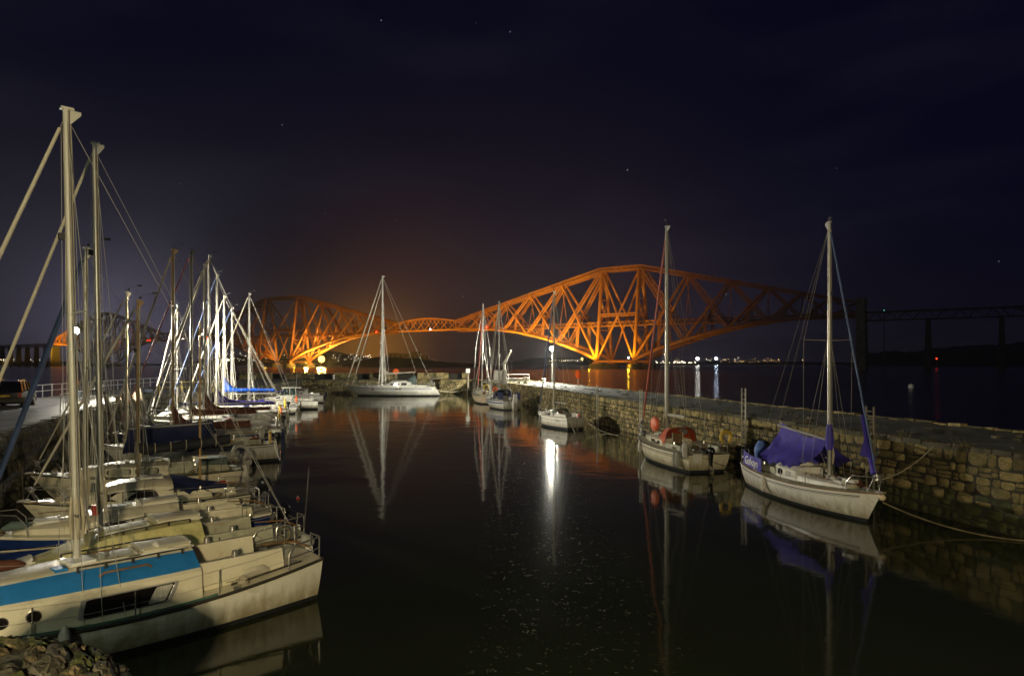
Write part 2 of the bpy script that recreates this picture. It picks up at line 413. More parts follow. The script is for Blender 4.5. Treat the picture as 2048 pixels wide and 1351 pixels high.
STV = [stone_mesh(i, STONE) for i in range(14)]
STM = {}
def stone_me(i, material):
    k = (i, material.name)
    if k not in STM:
        me = bpy.data.meshes.new('stone'); me.from_pydata(STV[i].v, [], STV[i].f); me.materials.append(material)
        me.polygons.foreach_set('use_smooth', [True]*len(me.polygons)); me.set_sharp_from_angle(angle=R(50)); STM[k] = me
    return STM[k]
def stone_wall(name, label, line, z0, z1, material, batter=0.0, cap=300, course=(.27, .42), wid=(.28, .62), top=.5, limit=60, side=1, relief=.07, slab=False, th=.8):
    """line: plan polyline; the visible face is on its left-hand side when side=1"""
    root = empty(name, (line[0][0], line[0][1], 0)); tag(root, label, 'wall')
    org = Vector((line[0][0], line[0][1], 0))
    zs = [z0]; 
    while zs[-1] < z1-top-course[0]*.6: zs.append(min(zs[-1]+random.uniform(*course), z1-top))
    zs[-1] = z1-top; zs.append(z1)
    st = []
    for i in range(len(line)-1):
        a = Vector((*line[i], 0)); b = Vector((*line[i+1], 0)); L_ = (b-a).length; t = (b-a)/L_
        n_ = Vector((-t.y, t.x, 0))*side
        ang = math.atan2(t.y, t.x)
        for k in range(len(zs)-1):
            x = random.uniform(-.3, 0)
            h = zs[k+1]-zs[k]
            while x < L_:
                w_ = random.uniform(*wid)*(1.25 if k == len(zs)-2 else 1.0)
                if random.random() < .15: w_ *= 1.5
                x0 = max(x, 0); x1 = min(x+w_, L_)
                if x1-x0 > .08:
                    cuts = [(0, 1)]
                    if random.random() < .22 and k < len(zs)-2: q_ = random.uniform(.35, .65); cuts = [(0, q_), (q_, 1)]
                    for c0, c1 in cuts:
                        za_, zb_ = zs[k]+h*c0, zs[k]+h*c1
                        zc = (za_+zb_)/2+random.uniform(-.025, .025)
                        c = a+t*((x0+x1)/2)+n_*(batter*(z1-zc))+Vector((0, 0, zc))
                        st.append((c, (x1-x0)*random.uniform(.90, 1.0)-.015, (zb_-za_)*random.uniform(.9, 1.03)-.02, ang, relief*random.uniform(.2, 1.7), n_, t))
                x += w_
    dist = lambda s_: -1 if False else math.hypot(s_[0].x, s_[0].y)
    vis = [s_ for s_ in st if abs(s_[0].x) < s_[0].y*.78+1]
    vis.sort(key=dist)
    parts = [s_ for s_ in vis[:cap] if dist(s_) < limit]
    pid = set(id(s_) for s_ in parts)
    for s_ in parts:
        o = bpy.data.objects.new('stone', stone_me(random.randrange(14), STONEW if (material is STONE and s_[0].z+random.uniform(-.3, .3) < .85) else material)); COL.objects.link(o); o.parent = root
        c = s_[0]-org
        # mesh +y looks out of the wall
        flip = 1 if side == 1 else -1
        o.location = c; o.rotation_euler = (random.uniform(-.05, .05), random.uniform(-.045, .045), s_[3]+(0 if side == 1 else PI)+random.uniform(-.05, .05)); o.scale = (s_[1], s_[4], s_[2])
    m = MB()
    for s_ in st:
        if id(s_) in pid: continue
        c, w_, h, ang, rl, n_, t = s_
        V = STV[random.randrange(14)]
        far = dist(s_) > 75
        base = len(m.v)
        if far:
            p = c-org
            q = [(-.5, 0, -.5), (.5, 0, -.5), (.5, 0, .5), (-.5, 0, .5), (-.38, 1, -.38), (.38, 1, -.38), (.38, 1, .38), (-.38, 1, .38)]
            for x, y, z in q: m.v.append(tuple(p+t*x*w_+n_*y*rl+Vector((0, 0, z*h))))
            for f in ((4, 5, 6, 7), (0, 1, 5, 4), (1, 2, 6, 5), (2, 3, 7, 6), (3, 0, 4, 7)): m.f.append(tuple(base+i for i in f)); m.m.append(0)
        else:
            tt = t*side if side == -1 else t
            for x, y, z in V.v: m.v.append(tuple((c-org)+tt*x*w_+n_*y*rl+Vector((0, 0, z*h))))
            for f in V.f: m.f.append(tuple(base+i for i in f)); m.m.append(0)
    if m.v:
        o = m.build('stonework', material, root); tag(o, kind='stuff')
    # solid backing
    m = MB()
    ins = inset(line, -.9*side)
    for i in range(len(line)-1):
        a = Vector((*line[i], 0))-org; b = Vector((*line[i+1], 0))-org; c = Vector((*ins[i+1], 0))-org; d = Vector((*ins[i], 0))-org
        t = (b-a).normalized(); n_ = Vector((-t.y, t.x, 0))*side
        bo = n_*(batter*(z1-z0))
        Z = lambda p, z: Vector((p.x, p.y, z))
        m.quad(Z(a+bo, z0), Z(b+bo, z0), Z(b, z1-.01), Z(a, z1-.01)); m.quad(Z(a, z1-.01), Z(b, z1-.01), Z(c, z1-.01), Z(d, z1-.01))
        m.quad(Z(c, z0), Z(d, z0), Z(d, z1-.01), Z(c, z1-.01))
    m.build('wall_core', MORTAR, root)
    return root
# ---- right pier
random.seed(3)
stone_wall('harbour_wall', 'long stone harbour wall running from the right foreground to the pier head lamp', list(reversed(RW)), -.3, ZQ, STONE, 0.03, 300, wid=(.24, .72), limit=75, side=1, relief=.055)
m = MB()
N_ = 60
def along(line, t):
    Ls = [math.dist(line[i], line[i+1]) for i in range(len(line)-1)]; s_ = t*sum(Ls)
    for i, l in enumerate(Ls):
        if s_ <= l or i == len(Ls)-1:
            k = s_/l; return (line[i][0]+(line[i+1][0]-line[i][0])*k, line[i][1]+(line[i+1][1]-line[i][1])*k)
        s_ -= l
random.seed(5)
grid = []
for i in range(N_*3+1):
    a = along(RW, i/(N_*3)); b = along(RWo, i/(N_*3)); row = []
    for j in range(13):
        u = j/12
        row.append((a[0]+(b[0]-a[0])*u*1.0+.05, a[1]+(b[1]-a[1])*u, ZQ+(.0 if j in (0,) else random.uniform(-.03, .07))+(.10 if j > 10 else 0)))
    grid.append(row)
m.loft(grid, False, False, False)
m.f = [tuple(reversed(f)) for f in m.f]
o = m.build('pier_pavement', PAVE, smooth=60); tag(o, kind='structure')
m = MB()
for i in range(len(RW)-1):
    m.quad((*RWo[i], -1), (*RWo[i+1], -1), (*RWo[i+1], ZQ+.02), (*RWo[i], ZQ+.02))
m.build('pier_ground', MORTAR)['kind'] = 'structure'
# rough kerb stones along the outer edge
random.seed(9)
kb = empty('pier_kerb', (*RWo[3], ZQ)); tag(kb, 'low line of rough edging stones along the seaward side of the right pier', 'kerb')
m = MB(); t = 0.0; L_ = sum(math.dist(RWo[i], RWo[i+1]) for i in range(len(RWo)-1))
while t < 1:
    l = random.uniform(.5, 1.1)
    p = along(RWo, min(t+l/2/L_, 1)); q = along(RWo, min(t+l/2/L_+.002, 1)); an = math.atan2(q[1]-p[1], q[0]-p[0])
    m.box((p[0]-RWo[3][0]-.1, p[1]-RWo[3][1], .06), (l*.95, random.uniform(.35, .5), random.uniform(.2, .34)), an+random.uniform(-.06, .06), taper=.85)
    t += l/L_
o = m.build('kerb_stones', STONE, kb); tag(o, kind='stuff')

# ---- left quay wall and far wall
random.seed(4)
stone_wall('harbour_wall', 'dark weedy stone quay wall behind the row of boats on the left', LW, -.3, ZQ, STONED, 0.16, 300, (.5, .8), (.22, .45), .45, 62, side=-1, relief=.09)
stone_wall('harbour_wall', 'far stone wall closing the harbour behind the big white yacht', FWL, -.3, ZQ, STONE, 0.05, 0, (.35, .5), (.5, 1.1), .4, 10, side=-1)
o = core('far_quay_pavement', [(-38, 123), (-7.2, 124.5), (-7.2, 131), (-38, 131)], ZQ-.5, ZQ, PAVE); tag(o, kind='structure')
# parapet, interrupted by dark bays
par = empty('parapet_wall', (-22, 129, ZQ)); tag(par, 'grey parapet wall on top of the far harbour wall with dark bays', 'wall')
m = MB(); random.seed(2)
def pxX(px, Y): return (px-1024)/F*Y
segs = [(480, 544), (572, 628), (668, 714), (740, 795), (835, 897), (924, 938)]
for a, b in segs:
    x = pxX(a, 129)
    while x < pxX(b, 129)-.1:
        l = min(random.uniform(.8, 1.6), pxX(b, 129)-x)
        for k in range(3):
            m.box((x+l/2+22, random.uniform(-.04, .04), .2+k*.4), (l-.03, .6, .38))
        x += l
tag(m.build('parapet_stones', STONE, par), kind='stuff')
m = MB(); m.box((pxX(700, 131)+22, 1.2, .5), (pxX(940, 131)-pxX(470, 131), .3, 1.0)); m.build('parapet_back', MORTAR, par)

# near wall corner in the bottom-left corner
random.seed(21)
nw = empty('harbour_wall', (-4.25, 5.3, 0)); tag(nw, 'rounded rocky wall corner in the very near bottom left foreground', 'wall')
m = MB(); rings = []
def dome(a, th, k=1.0): return Vector((math.cos(a)*1.2*math.cos(th)*k, math.sin(a)*1.0*math.cos(th)*k, 2.5+math.sin(th)*.62*k))
for i in range(9): rings.append([dome(2*PI*j/24, i/8*PI/2*.97, .97) for j in range(24)])
rings.insert(0, [Vector((v.x*1.02, v.y*1.02, -.5)) for v in rings[0]])
m.loft(rings, True, False, True); m.build('wall_core', STONED, nw, smooth=35)
def rock(c, u_, v_, n_, su, sv, sn):
    m = MB(); G = []
    for i in range(9):
        th = PI*i/8; row = []
        for j in range(12):
            a = 2*PI*j/12; x = math.copysign(abs(math.cos(a))**.6, math.cos(a))*math.sin(th)**.6; y = math.copysign(abs(math.sin(a))**.6, math.sin(a))*math.sin(th)**.6
            k = 1+random.uniform(-.13, .10); row.append(c+u_*x*su*k+v_*y*sv*k+n_*(math.cos(th)*sn*(1+random.uniform(-.5, .4))+random.uniform(-.012, .012)))
        G.append(row)
    m.loft(list(reversed(G)), True, True, True); return m
rows_ = [(.0, 26), (.17, 25), (.34, 23), (.51, 20), (.68, 17), (.85, 14), (1.02, 11), (1.19, 7), (1.38, 4)]
for th, n_ in rows_:
    for j in range(n_):
        a = 2*PI*(j+random.uniform(-.15, .15)+(.5 if int(th*10) % 2 else 0))/n_; t_ = th+random.uniform(-.04, .04)
        c = dome(a, t_); nn = (c-Vector((0, 0, 2.2))).normalized(); uu = Vector((-math.sin(a), math.cos(a), 0)); vv = nn.cross(uu)
        w_ = 2*PI*1.1*math.cos(t_)/n_*.47
        rock(c, uu, vv, nn, w_*random.uniform(.85, 1.05), .095*random.uniform(.8, 1.1), random.uniform(.02, .06)).build('stone', random.choice([ROCKM, ROCKM, STONED, STONEW]), nw, smooth=25)
for zz in (.3, .7, 1.1, 1.5, 1.85, 2.2):
    for j in range(16):
        a = 2*PI*(j+random.uniform(-.1, .1)+(.5 if int(zz*10) % 2 else 0))/16
        if math.sin(a) > .4 and math.cos(a) < 0: continue
        c = Vector((math.cos(a)*1.22, math.sin(a)*1.02, zz)); nn = Vector((math.cos(a), math.sin(a), 0)); uu = Vector((-math.sin(a), math.cos(a), 0))
        rock(c, uu, Vector((0, 0, 1)), nn, .21, .17, .07).build('stone', STONE, nw, smooth=50)

# ------------------------------------------------------------------ the railway bridge
P0 = Vector((119.7, 739, 0)); DB = Vector((-.8213, .5707, 0))
bridge = empty('railway_bridge', P0, math.atan2(DB.y, DB.x))
tag(bridge, 'floodlit orange steel cantilever railway bridge with three diamond towers across the firth', 'bridge')
def lattice(m, p, q, w0, h0, w1=None, h1=None, t=.5, tz=.3, pitch=1.0, sides='yz'):
    """four-boom lattice box between p and q; w is across (y), h in the plane"""
    p = Vector(p); q = Vector(q); w1 = w1 or w0; h1 = h1 or h0
    a = (q-p).normalized(); yd = Vector((0, 1, 0)); yd = (yd-a*yd.dot(a)).normalized(); ud = yd.cross(a).normalized()
    def C(k, sy, su):
        c = p.lerp(q, k); return c+yd*sy*(w0+(w1-w0)*k)/2+ud*su*(h0+(h1-h0)*k)/2
    for sy in (-1, 1):
        for su in (-1, 1): m.bar(C(0, sy, su), C(1, sy, su), t, t, cap=False)
    n = max(2, int((q-p).length/(pitch*(h0+h1)/2)))
    for i in range(n):
        k0, k1 = i/n, (i+1)/n
        for sy in (-1, 1):
            m.bar(C(k0, sy, -1 if i % 2 else 1), C(k1, sy, 1 if i % 2 else -1), tz, tz, cap=False)
        if 'z' in sides:
            for su in (-1, 1):
                m.bar(C(k0, -1 if i % 2 else 1, su), C(k1, 1 if i % 2 else -1, su), tz, tz, cap=False)
BAYS = [51.5, 43, 36, 30, 25, 21.5]
ST = [0]
for b_ in BAYS: ST.append(ST[-1]+b_)
def top_z(u): return 108.0+(60.0-108.0)*(u/207.0)
BZ = [9.5, 29.0, 39.5, 45.0, 47.6, 48.6, 49.0]
def topw(u): return 5.03+(3.4-5.03)*u/207
def botw(i): return [18.3, 13.4, 10.0, 7.8, 6.4, 5.5, 4.9][i]
def cantilever(s0, half, name_label):
    root = empty('cantilever_tower', (s0, 0, 0), 0, bridge); root['label'] = name_label
    for sx in (-1, 1):
        for sy in (-1, 1):
            B0 = Vector((sx*half, sy*18.3, 7.5)); T0 = Vector((sx*half, sy*5.03, 108))
            MB().tube(B0, T0, 1.95, 1.85, 14).build('column', IRON, root, smooth=True)
            m = MB(); m.tube((B0.x, B0.y, -3), (B0.x, B0.y, 5.2), 9.0, 8.0, 20); m.build('masonry_pier', GRANITE, root, smooth=True)
            MB().box((B0.x, B0.y, 6.4), (9, 7, 2.4), taper=.6).build('skewback', IRON, root)
            T = [Vector((sx*(half+u), sy*topw(u), top_z(u))) for u in ST]
            Bm = [Vector((sx*(half+ST[i]), sy*botw(i), BZ[i])) for i in range(7)]
            for i in range(6):
                f = 1-i*.11
                # bottom tube, curved in the first bays
                a, b = Bm[i], Bm[i+1]
                pts = []
                for k in range(5):
                    kk = k/4; c = a.lerp(b, kk); c.z += (1.6 if i == 0 else 1.0)*f*math.sin(PI*kk); pts.append(c)
                MB().path(pts, 1.95*f+.1, 12).build('bottom_tube', IRON, root, smooth=True)
                m = MB(); lattice(m, T[i], T[i+1], 2.6*f+.6, 3.4*f+.6, t=.75*f+.15, tz=.4, pitch=.9); m.build('top_girder', IRON, root)
                # compression strut (tube) up and outward
                MB().tube(a, T[i+1], 1.5*f+.15, 1.2*f+.15, 10).build('strut', IRON, root, smooth=True) if i < 5 else None
                if i == 5: MB().tube(a, T[6], .7, .7, 8).build('strut', IRON, root, smooth=True)
                # lattice tie down and outward
                m = MB(); lattice(m, T[i], b, 1.8*f+.4, 2.7*f+.4, t=.6*f+.12, tz=.34, pitch=1.0); m.build('tie', IRON, root)
                # vertical support under the crossing
                if i < 5:
                    kx = .5; cx = (a.x+b.x)/2; cz = (a.z+T[i+1].z)/2*.5+(T[i].z+b.z)/2*.5
                    cyy = (a.y+b.y+T[i].y+T[i+1].y)/4
                    zb = (a.z+b.z)/2+1
                    m = MB(); lattice(m, (cx, (a.y+b.y)/2, zb), (cx, cyy, cz-1), 1.4, 1.8*f+.5, t=.5, tz=.28, pitch=1.1, sides='y'); m.build('support_post', IRON, root)
        # end post
        MB().bar((sx*(half+207), -4.9, 49), (sx*(half+207), -3.4, 60), 1.2).bar((sx*(half+207), 4.9, 49), (sx*(half+207), 3.4, 60), 1.2).build('end_post', IRON, root)
        # bracing between the near and far truss
        for i in range(1, 7):
            u = ST[i]; x = sx*(half+u); m = MB()
            m.bar((x, -topw(u), top_z(u)), (x, topw(u), top_z(u)), .8)
            m.bar((x, -botw(i), BZ[i]), (x, botw(i), BZ[i]), 1.0)
            x0 = sx*(half+ST[i-1])
            for q in (-1, 1):
                m.bar((x0, q*botw(i-1), BZ[i-1]), (x, -q*botw(i), BZ[i]), .7, cap=False)
                m.bar((x0, q*topw(ST[i-1]), top_z(ST[i-1])), (x, -q*topw(u), top_z(u)), .45, cap=False)
                if i < 5: m.bar((x, q*botw(i), BZ[i]), (x, -q*topw(u), top_z(u)), .55, cap=False)
            m.build('cross_bracing', IRON, root)
        # transverse lattice of the tower face
        m = MB()
        for z0, z1 in ((7.5, 42), (42, 75), (75, 106)):
            w0 = 18.3+(5.03-18.3)*(z0-7.5)/100.5; w1 = 18.3+(5.03-18.3)*(z1-7.5)/100.5
            for q in (-1, 1): lattice(m, (sx*half, q*w0, z0), (sx*half, -q*w1, z1), 1.2, 1.6, t=.4, tz=.22, pitch=1.3, sides='y')
            m.bar((sx*half, -w1, z1), (sx*half, w1, z1), 1.3)
        m.build('tower_bracing', IRON, root)
    for sy in (-1, 1):
        for q in (-1, 1):
            MB().tube((q*half, sy*18.3, 7.5), (-q*half, sy*5.03, 106), 1.25, 1.15, 10).build('tower_diagonal', IRON, root, smooth=True)
        m = MB(); lattice(m, (-half, sy*5.03, 108), (half, sy*5.03, 108), 3.0, 3.6, t=.8, tz=.4); m.build('top_girder', IRON, root)
        m = MB(); lattice(m, (-half, sy*11.7, 57.8), (half, sy*11.7, 57.8), 1.6, 2.6, t=.6, tz=.35); m.build('middle_girder', IRON, root)
        MB().tube((-half, sy*18.3, 8.0), (half, sy*18.3, 8.0), 1.5, 1.5, 10).build('base_tube', IRON, root, smooth=True)
    # internal railway viaduct
    for sy in (-1, 1):
        m = MB(); lattice(m, (-half-205, sy*4.3, 48.6), (half+205, sy*4.3, 48.6), .8, 4.2, t=.6, tz=.38, pitch=.85, sides='y'); m.build('viaduct_girder', IRON, root)
    MB().box((0, 0, 47.6), (2*half+410, 8.2, .7)).build('railway_deck', IROND, root)
    return root
CT = [(0, 22, 'nearest and brightest right-hand cantilever tower'), (582, 39.5, 'middle cantilever tower standing on the island'), (1164, 22, 'furthest cantilever tower at the left, lost in glare')]
for a in CT: cantilever(*a)
def suspended(s0, s1):
    root = empty('suspended_span', ((s0+s1)/2, 0, 0), 0, bridge); n = 8; L_ = s1-s0
    def zt(k): return 59.5+5.5*math.sin(PI*k)
    for sy in (-1, 1):
        m = MB(); mb_ = MB(); md = MB()
        for i in range(n):
            a = -L_/2+L_*i/n; b = a+L_/n; ka = i/n; kb_ = (i+1)/n
            yt = sy*3.4
            m.bar((a, yt, zt(ka)), (b, yt, zt(kb_)), 1.1, 1.3); mb_.bar((a, sy*4.9, 49), (b, sy*4.9, 49), 1.3, 1.5)
            md.bar((a, sy*4.9, 49), (b, yt, zt(kb_)), .9, .9, cap=False); md.bar((b, sy*4.9, 49), (a, yt, zt(ka)), .9, .9, cap=False)
        m.build('top_chord', IRON, root); mb_.build('bottom_chord', IRON, root); md.build('span_bracing', IRON, root)
    m = MB()
    for i in range(n+1):
        k = i/n; x = -L_/2+L_*k; m.bar((x, -3.4, zt(k)), (x, 3.4, zt(k)), .7)
        m.bar((x, -4.9, 49), (x, 4.9, 49), .9)
    m.build('cross_bracing', IRON, root); MB().box((0, 0, 50.0), (L_, 8.4, .7)).build('railway_deck', IROND, root)
suspended(229.4, 335.2); suspended(582+246.8, 1164-229.4)
def end_pier(s):
    r = empty('end_pier', (s, 0, 0), 0, bridge); m = MB()
    m.box((0, 0, 20), (9, 20, 46), taper=.74); m.build('pier_shaft', SANDST, r)
    m = MB(); m.box((0, 0, 43.8), (8, 17.5, 1.6)); m.build('pier_cornice', SANDST, r)
    for q in (-1, 1):
        m = MB(); m.box((0, q*6.4, 53.6), (7.2, 3.6, 18), taper=.92); m.build('portal_tower', SANDST, r)
        MB().box((0, q*6.4, 63.1), (8.0, 4.6, 1.0)).build('portal_cap', SANDST, r)
end_pier(-232.5); end_pier(1396.5)
def approach(s0, sgn, n, step=50.5):
    r = empty('approach_viaduct', (s0, 0, 0), 0, bridge)
    for i in range(n):
        for sy in (-1, 1):
            m = MB(); lattice(m, (sgn*step*i, sy*4, 46.8), (sgn*step*(i+1), sy*4, 46.8), .6, 7.0, t=.8, tz=.45, pitch=.75, sides='y'); m.build('truss_girder', IROND, r)
        MB().box((sgn*step*(i+.5), 0, 50.9), (step, 9, .7)).build('railway_deck', IROND, r)
        if i: MB().box((sgn*step*i, 0, 20.5), (5.5, 13, 45), taper=.62).build('viaduct_pier', GRANITE, r)
approach(-232.5, -1, 7); approach(1396.5, 1, 9)
# lights on the bridge
def bulb(name, label, loc, r, mt, parent=None, cat='light', group=None):
    m = MB(); m.ball((0, 0, 0), r, 8, 5); o = m.build(name, mt, parent, smooth=True); o.location = loc
    if not parent: tag(o, label, cat, group)
    return o
def bl(s, y, z): return P0+DB*s+Vector((DB.y, -DB.x, 0))*(-y)+Vector((0, 0, z))
NB = Vector((-DB.y, DB.x, 0)); 
if NB.y > 0: NB = -NB
def bp(s, y, z): return P0+DB*s+NB*y+Vector((0, 0, z))
def s_at(px):
    k = (px-1024)/F; return (P0.x-k*P0.y)/(k*DB.y-DB.x)
for px, y, mt, r in ((760, 664, DOTR, 1.6), (980, 655, DOTR, 1.5), (867, 658.5, LAMPW, .9), (423, 676, DOTR, 2.2), (302, 681, DOTR, 1.5), (307, 681, DOTR, 1.5)):
    s_ = s_at(px); Y = (P0+DB*s_).y; z = CH+(HY-y)*Y/F
    o = bulb('navigation_light', None, (s_, -5.5 if True else 0, z), r, mt, bridge)
    # local +y of the bridge frame
    o.location = (s_, 6.5, z) if (Matrix.Rotation(bridge.rotation_euler.z, 3, 'Z') @ Vector((0, 1, 0))).y < 0 else (s_, -6.5, z)
# sodium floods that light the steel
SOD = (1.0, .57, .030)
def flood(s, y, z, P, tgt, size, rad=3, col=SOD):
    plight('sodium_flood', bp(s, y, z), P, col, rad, spot=size, target=bp(*tgt), blend=.9)
for s_, P_ in ((45, 2.2e5), (105, 2.3e5), (165, 2.2e5), (225, 2.2e5)):
    flood(s_, 78, 3, P_, (s_+8, 6, 62), 120, 2)
for s_, P_, z_ in ((24, 2.2e5, 6), (58, 3.2e5, 6), (92, 2.6e5, 10), (128, 1.6e5, 18), (-18, 1.3e5, 6)):
    flood(s_, 30, z_, P_, (s_+6, 9, 62), 100, 1.2, (1, .66, .03))
flood(-5, 75, 3, 1.5e5, (0, 8, 60), 110, 2)
flood(-60, 80, 3, .55e5, (-70, 0, 60), 110, 2)
plight('sodium_flood', bp(26, 24, 3), .22e5, SOD, 2)
plight('sodium_flood', bp(-20, 26, 3), .14e5, SOD, 2)
flood(282, 60, 3, 3.6e5, (285, 0, 60), 100, 2)
plight('sodium_flood', bp(500, 22, 8), 2.2e5, (1, .55, .07), 3)
flood(345, 75, 3, 1.5e5, (350, 0, 58), 100, 2)
flood(430, 85, 3, 2.6e5, (440, 0, 60), 100, 2)
plight('sodium_flood', bp(545, 10, 6), 1.2e4, SOD, 2)
plight('sodium_flood', bp(626, 4, 20), .3e5, SOD, 2)
flood(1370, 120, 8, 2.6e6, (1350, 0, 40), 55)
flood(1120, 80, 8, .3e6, (1085, 0, 60), 26)

# island, hills, far shore
def ridge(name, pts, depth, mt, label, seed=1, kind='structure', zj=.12):
    """pts: (px, py, Y) skyline samples; a hill with real depth behind them"""
    random.seed(seed); m = MB(); rows = []
    P = []
    for i in range(len(pts)-1):
        for k in range(6):
            t = k/6; P.append(tuple(pts[i][j]+(pts[i+1][j]-pts[i][j])*t for j in range(3)))
    P.append(pts[-1])
    for px, py, Y in P:
        x = pxX(px, Y); h = CH+(HY-py)*Y/F; h *= random.uniform(1-zj, 1+zj*.3)
        rows.append([(x*(1-.1), Y-depth*.5, -1), (x*(1-.05), Y-depth*.25, h*.6), (x, Y, h), (x*1.1, Y+depth*.5, h*.5), (x*1.15, Y+depth, -1)])
    m.loft(rows, False, False, False); m.f = [tuple(reversed(f)) for f in m.f]
    o = m.build(name, mt, smooth=60); tag(o, label if kind != 'structure' else None, None, None, kind); return o
ridge('hill', [(1700, 727, 1700), (1725, 705, 1700), (1790, 700, 1700), (1830, 703, 1700), (1880, 692, 1650), (1960, 690, 1600), (2048, 684, 1600), (2200, 680, 1600), (2500, 690, 1600)], 300, HILL, '', 3)
ridge('hill', [(1000, 727, 3600), (1060, 716, 3600), (1120, 713, 3600), (1300, 722, 3600), (1500, 721, 3600), (1700, 724, 3600)], 400, HILL, '', 4)
ridge('island', [(700, 727, 1250), (740, 716, 1250), (770, 711, 1250), (830, 712, 1250), (860, 719, 1250), (900, 724, 1250), (960, 727, 1250)], 120, HILL, '', 5)
ridge('hill', [(380, 724, 2600), (450, 712, 2600), (580, 705, 2600), (640, 700, 2600), (700, 706, 2600), (760, 718, 2600), (800, 727, 2600)], 300, HILL, '', 6)
ridge('hill', [(-200, 716, 2100), (-60, 718, 2100), (60, 722, 2100), (160, 722, 2100), (330, 727, 2100)], 300, HILL, '', 7)
cs = empty('castle_ruin', (pxX(805, 1250), 1250, 15)); tag(cs, 'dim ruined fort on the low island between the two nearer towers', 'ruin')
m = MB()
for x, w_, h in ((-32, 14, 10), (-16, 18, 13), (4, 22, 12), (24, 16, 15), (40, 12, 8)): m.box((x, 0, h/2-3), (w_, 16, h))
m.build('ruined_wall', CASTLE, cs)
m = MB()
for x in (-30, -20, -12, -2, 8, 20, 28): m.box((x, -8.1, 4), (2, .4, 3))
m.build('window', MORTAR, cs)
random.seed(31)
def lights(label, px0, px1, py0, py1, Y, n, mt, r0=1.0, r1=2.2, name='shore_lights'):
    m = MB()
    for i in range(n):
        px = random.uniform(px0, px1); py = random.uniform(py0, py1); YY = Y*random.uniform(.97, 1.0)
        m.ball((pxX(px, YY), YY, CH+(HY-py)*YY/F), random.uniform(r0, r1)*.6, 6, 4)
    o = m.build(name, mt); tag(o, label, None, None, 'stuff'); return o
lights('row of small white lights along the far left waterfront', 0, 80, 718, 722, 1700, 26, DOTW, .8, 2.0)
lights('scattered town lights seen behind the masts', 400, 545, 702, 722, 2300, 46, DOTW, .9, 2.2)
lights('town lights on the hill left of the big yacht', 665, 745, 707, 721, 2200, 44, DOTW, .8, 2.3)
lights('town lights beside the middle tower foot', 545, 640, 708, 723, 2300, 26, DOTY, .8, 1.9)
lights('shore lights behind the harbour lamp', 1098, 1166, 719.5, 722, 2400, 26, DOTW, 1.2, 2.4)
lights('distant town lights right of the bright jetty', 1440, 1560, 716, 724, 3300, 44, DOTY, 1.2, 2.6)
lights('sparse town lights low on the right horizon', 1380, 1480, 715, 722, 3300, 22, DOTW, 1.2, 2.8)
lights('three faint lights over the island', 835, 870, 706, 722, 2300, 4, DOTY, 1.2, 1.8)
def far_lamp(px, py, Y, r, mt, label, light=None):
    z = CH+(HY-py)*Y/F
    e = empty('light_mast', (pxX(px, Y), Y, 0)); tag(e, label, 'lamp')
    MB().tube((0, 0, -1), (0, 0, z), .5, .35, 6).build('mast', IROND, e)
    b = MB().ball((0, 0, z+r*.6), r, 8, 6).build('lamp_head', mt, e, smooth=True)
    if light: plight("lamp_light", (0, 0, z+r*.6), light[0], light[1], r*1.08, e)
far_lamp(1395, 719, 2400, 5.5, LAMPW, 'brilliant white flood lamp on the far jetty right of the orange tower', (2e5, (1, .95, .85)))
far_lamp(1432, 718, 2400, 5.0, DOTB, 'bluish white flood lamp furthest right on the far jetty', (1.5e5, (.7, .8, 1)))
far_lamp(1873, 717.5, 900, .9, DOTR, 'small red beacon under the right approach viaduct', None)
far_lamp(1998, 700, 1400, 1.2, DOTW, 'single white light on the dark hill at the right edge')
far_lamp(1768, 621, 640, .35, DOTG, 'tiny green signal light above the right approach viaduct')
far_lamp(643, 722, 1020, 5.2, LAMPO, 'dazzling yellow sodium lamp at the foot of the middle bridge tower', (1.6e6, (1, .55, .10)))
far_lamp(1605, 720, 1900, 1.2, DOTY, 'small lone yellow light low on the right horizon')
# jetty with a moored ship right of the tower
sh = empty('moored_ship', (pxX(1352, 2000), 2000, 0)); tag(sh, 'brightly lit ship moored at the far jetty just right of the orange tower', 'ship')
m = MB(); m.loft([[(-62, -7, 0), (62, -7, 0), (60, 7, 0), (-60, 7, 0)], [(-68, -9, 7), (66, -9, 7), (66, 9, 7), (-64, 9, 7)]]); m.build('hull', mat('ship_hull_paint', (.3, .3, .32), .5), sh)
m = MB(); m.box((8, 0, 10.5), (30, 12, 7)); m.box((2, 0, 17), (14, 10, 6)); m.box((0, 0, 23), (5, 5, 6)); m.build('superstructure', WHITE, sh)
m = MB()
for i in range(26): m.ball((random.uniform(-62, 64), -8.5, random.choice((8.5, 8.5, 9, 12))), random.uniform(.9, 1.7), 6, 4)
m.build('deck_lights', emitter('ship_light_glow', (1, .85, .65), 5), sh)
jt = empty('jetty', (pxX(1310, 2000), 2030, 0)); tag(jt, 'long dark jetty on the waterline behind the moored ship', 'jetty')
MB().box((0, 0, 5), (230, 12, 2)).build('jetty_deck', IROND, jt)
m = MB()
for i in range(14): m.tube((-110+i*17, 0, -2), (-110+i*17, 0, 4.5), 1, 1, 6)
m.build('jetty_leg', IROND, jt)
far_lamp(1257, 716, 1300, 1.6, LAMPW, 'white work light seen between the legs of the nearest tower')
far_lamp(1164, 718.5, 1500, 2.6, LAMPO, 'orange shore lamp just left of the nearest tower foot')

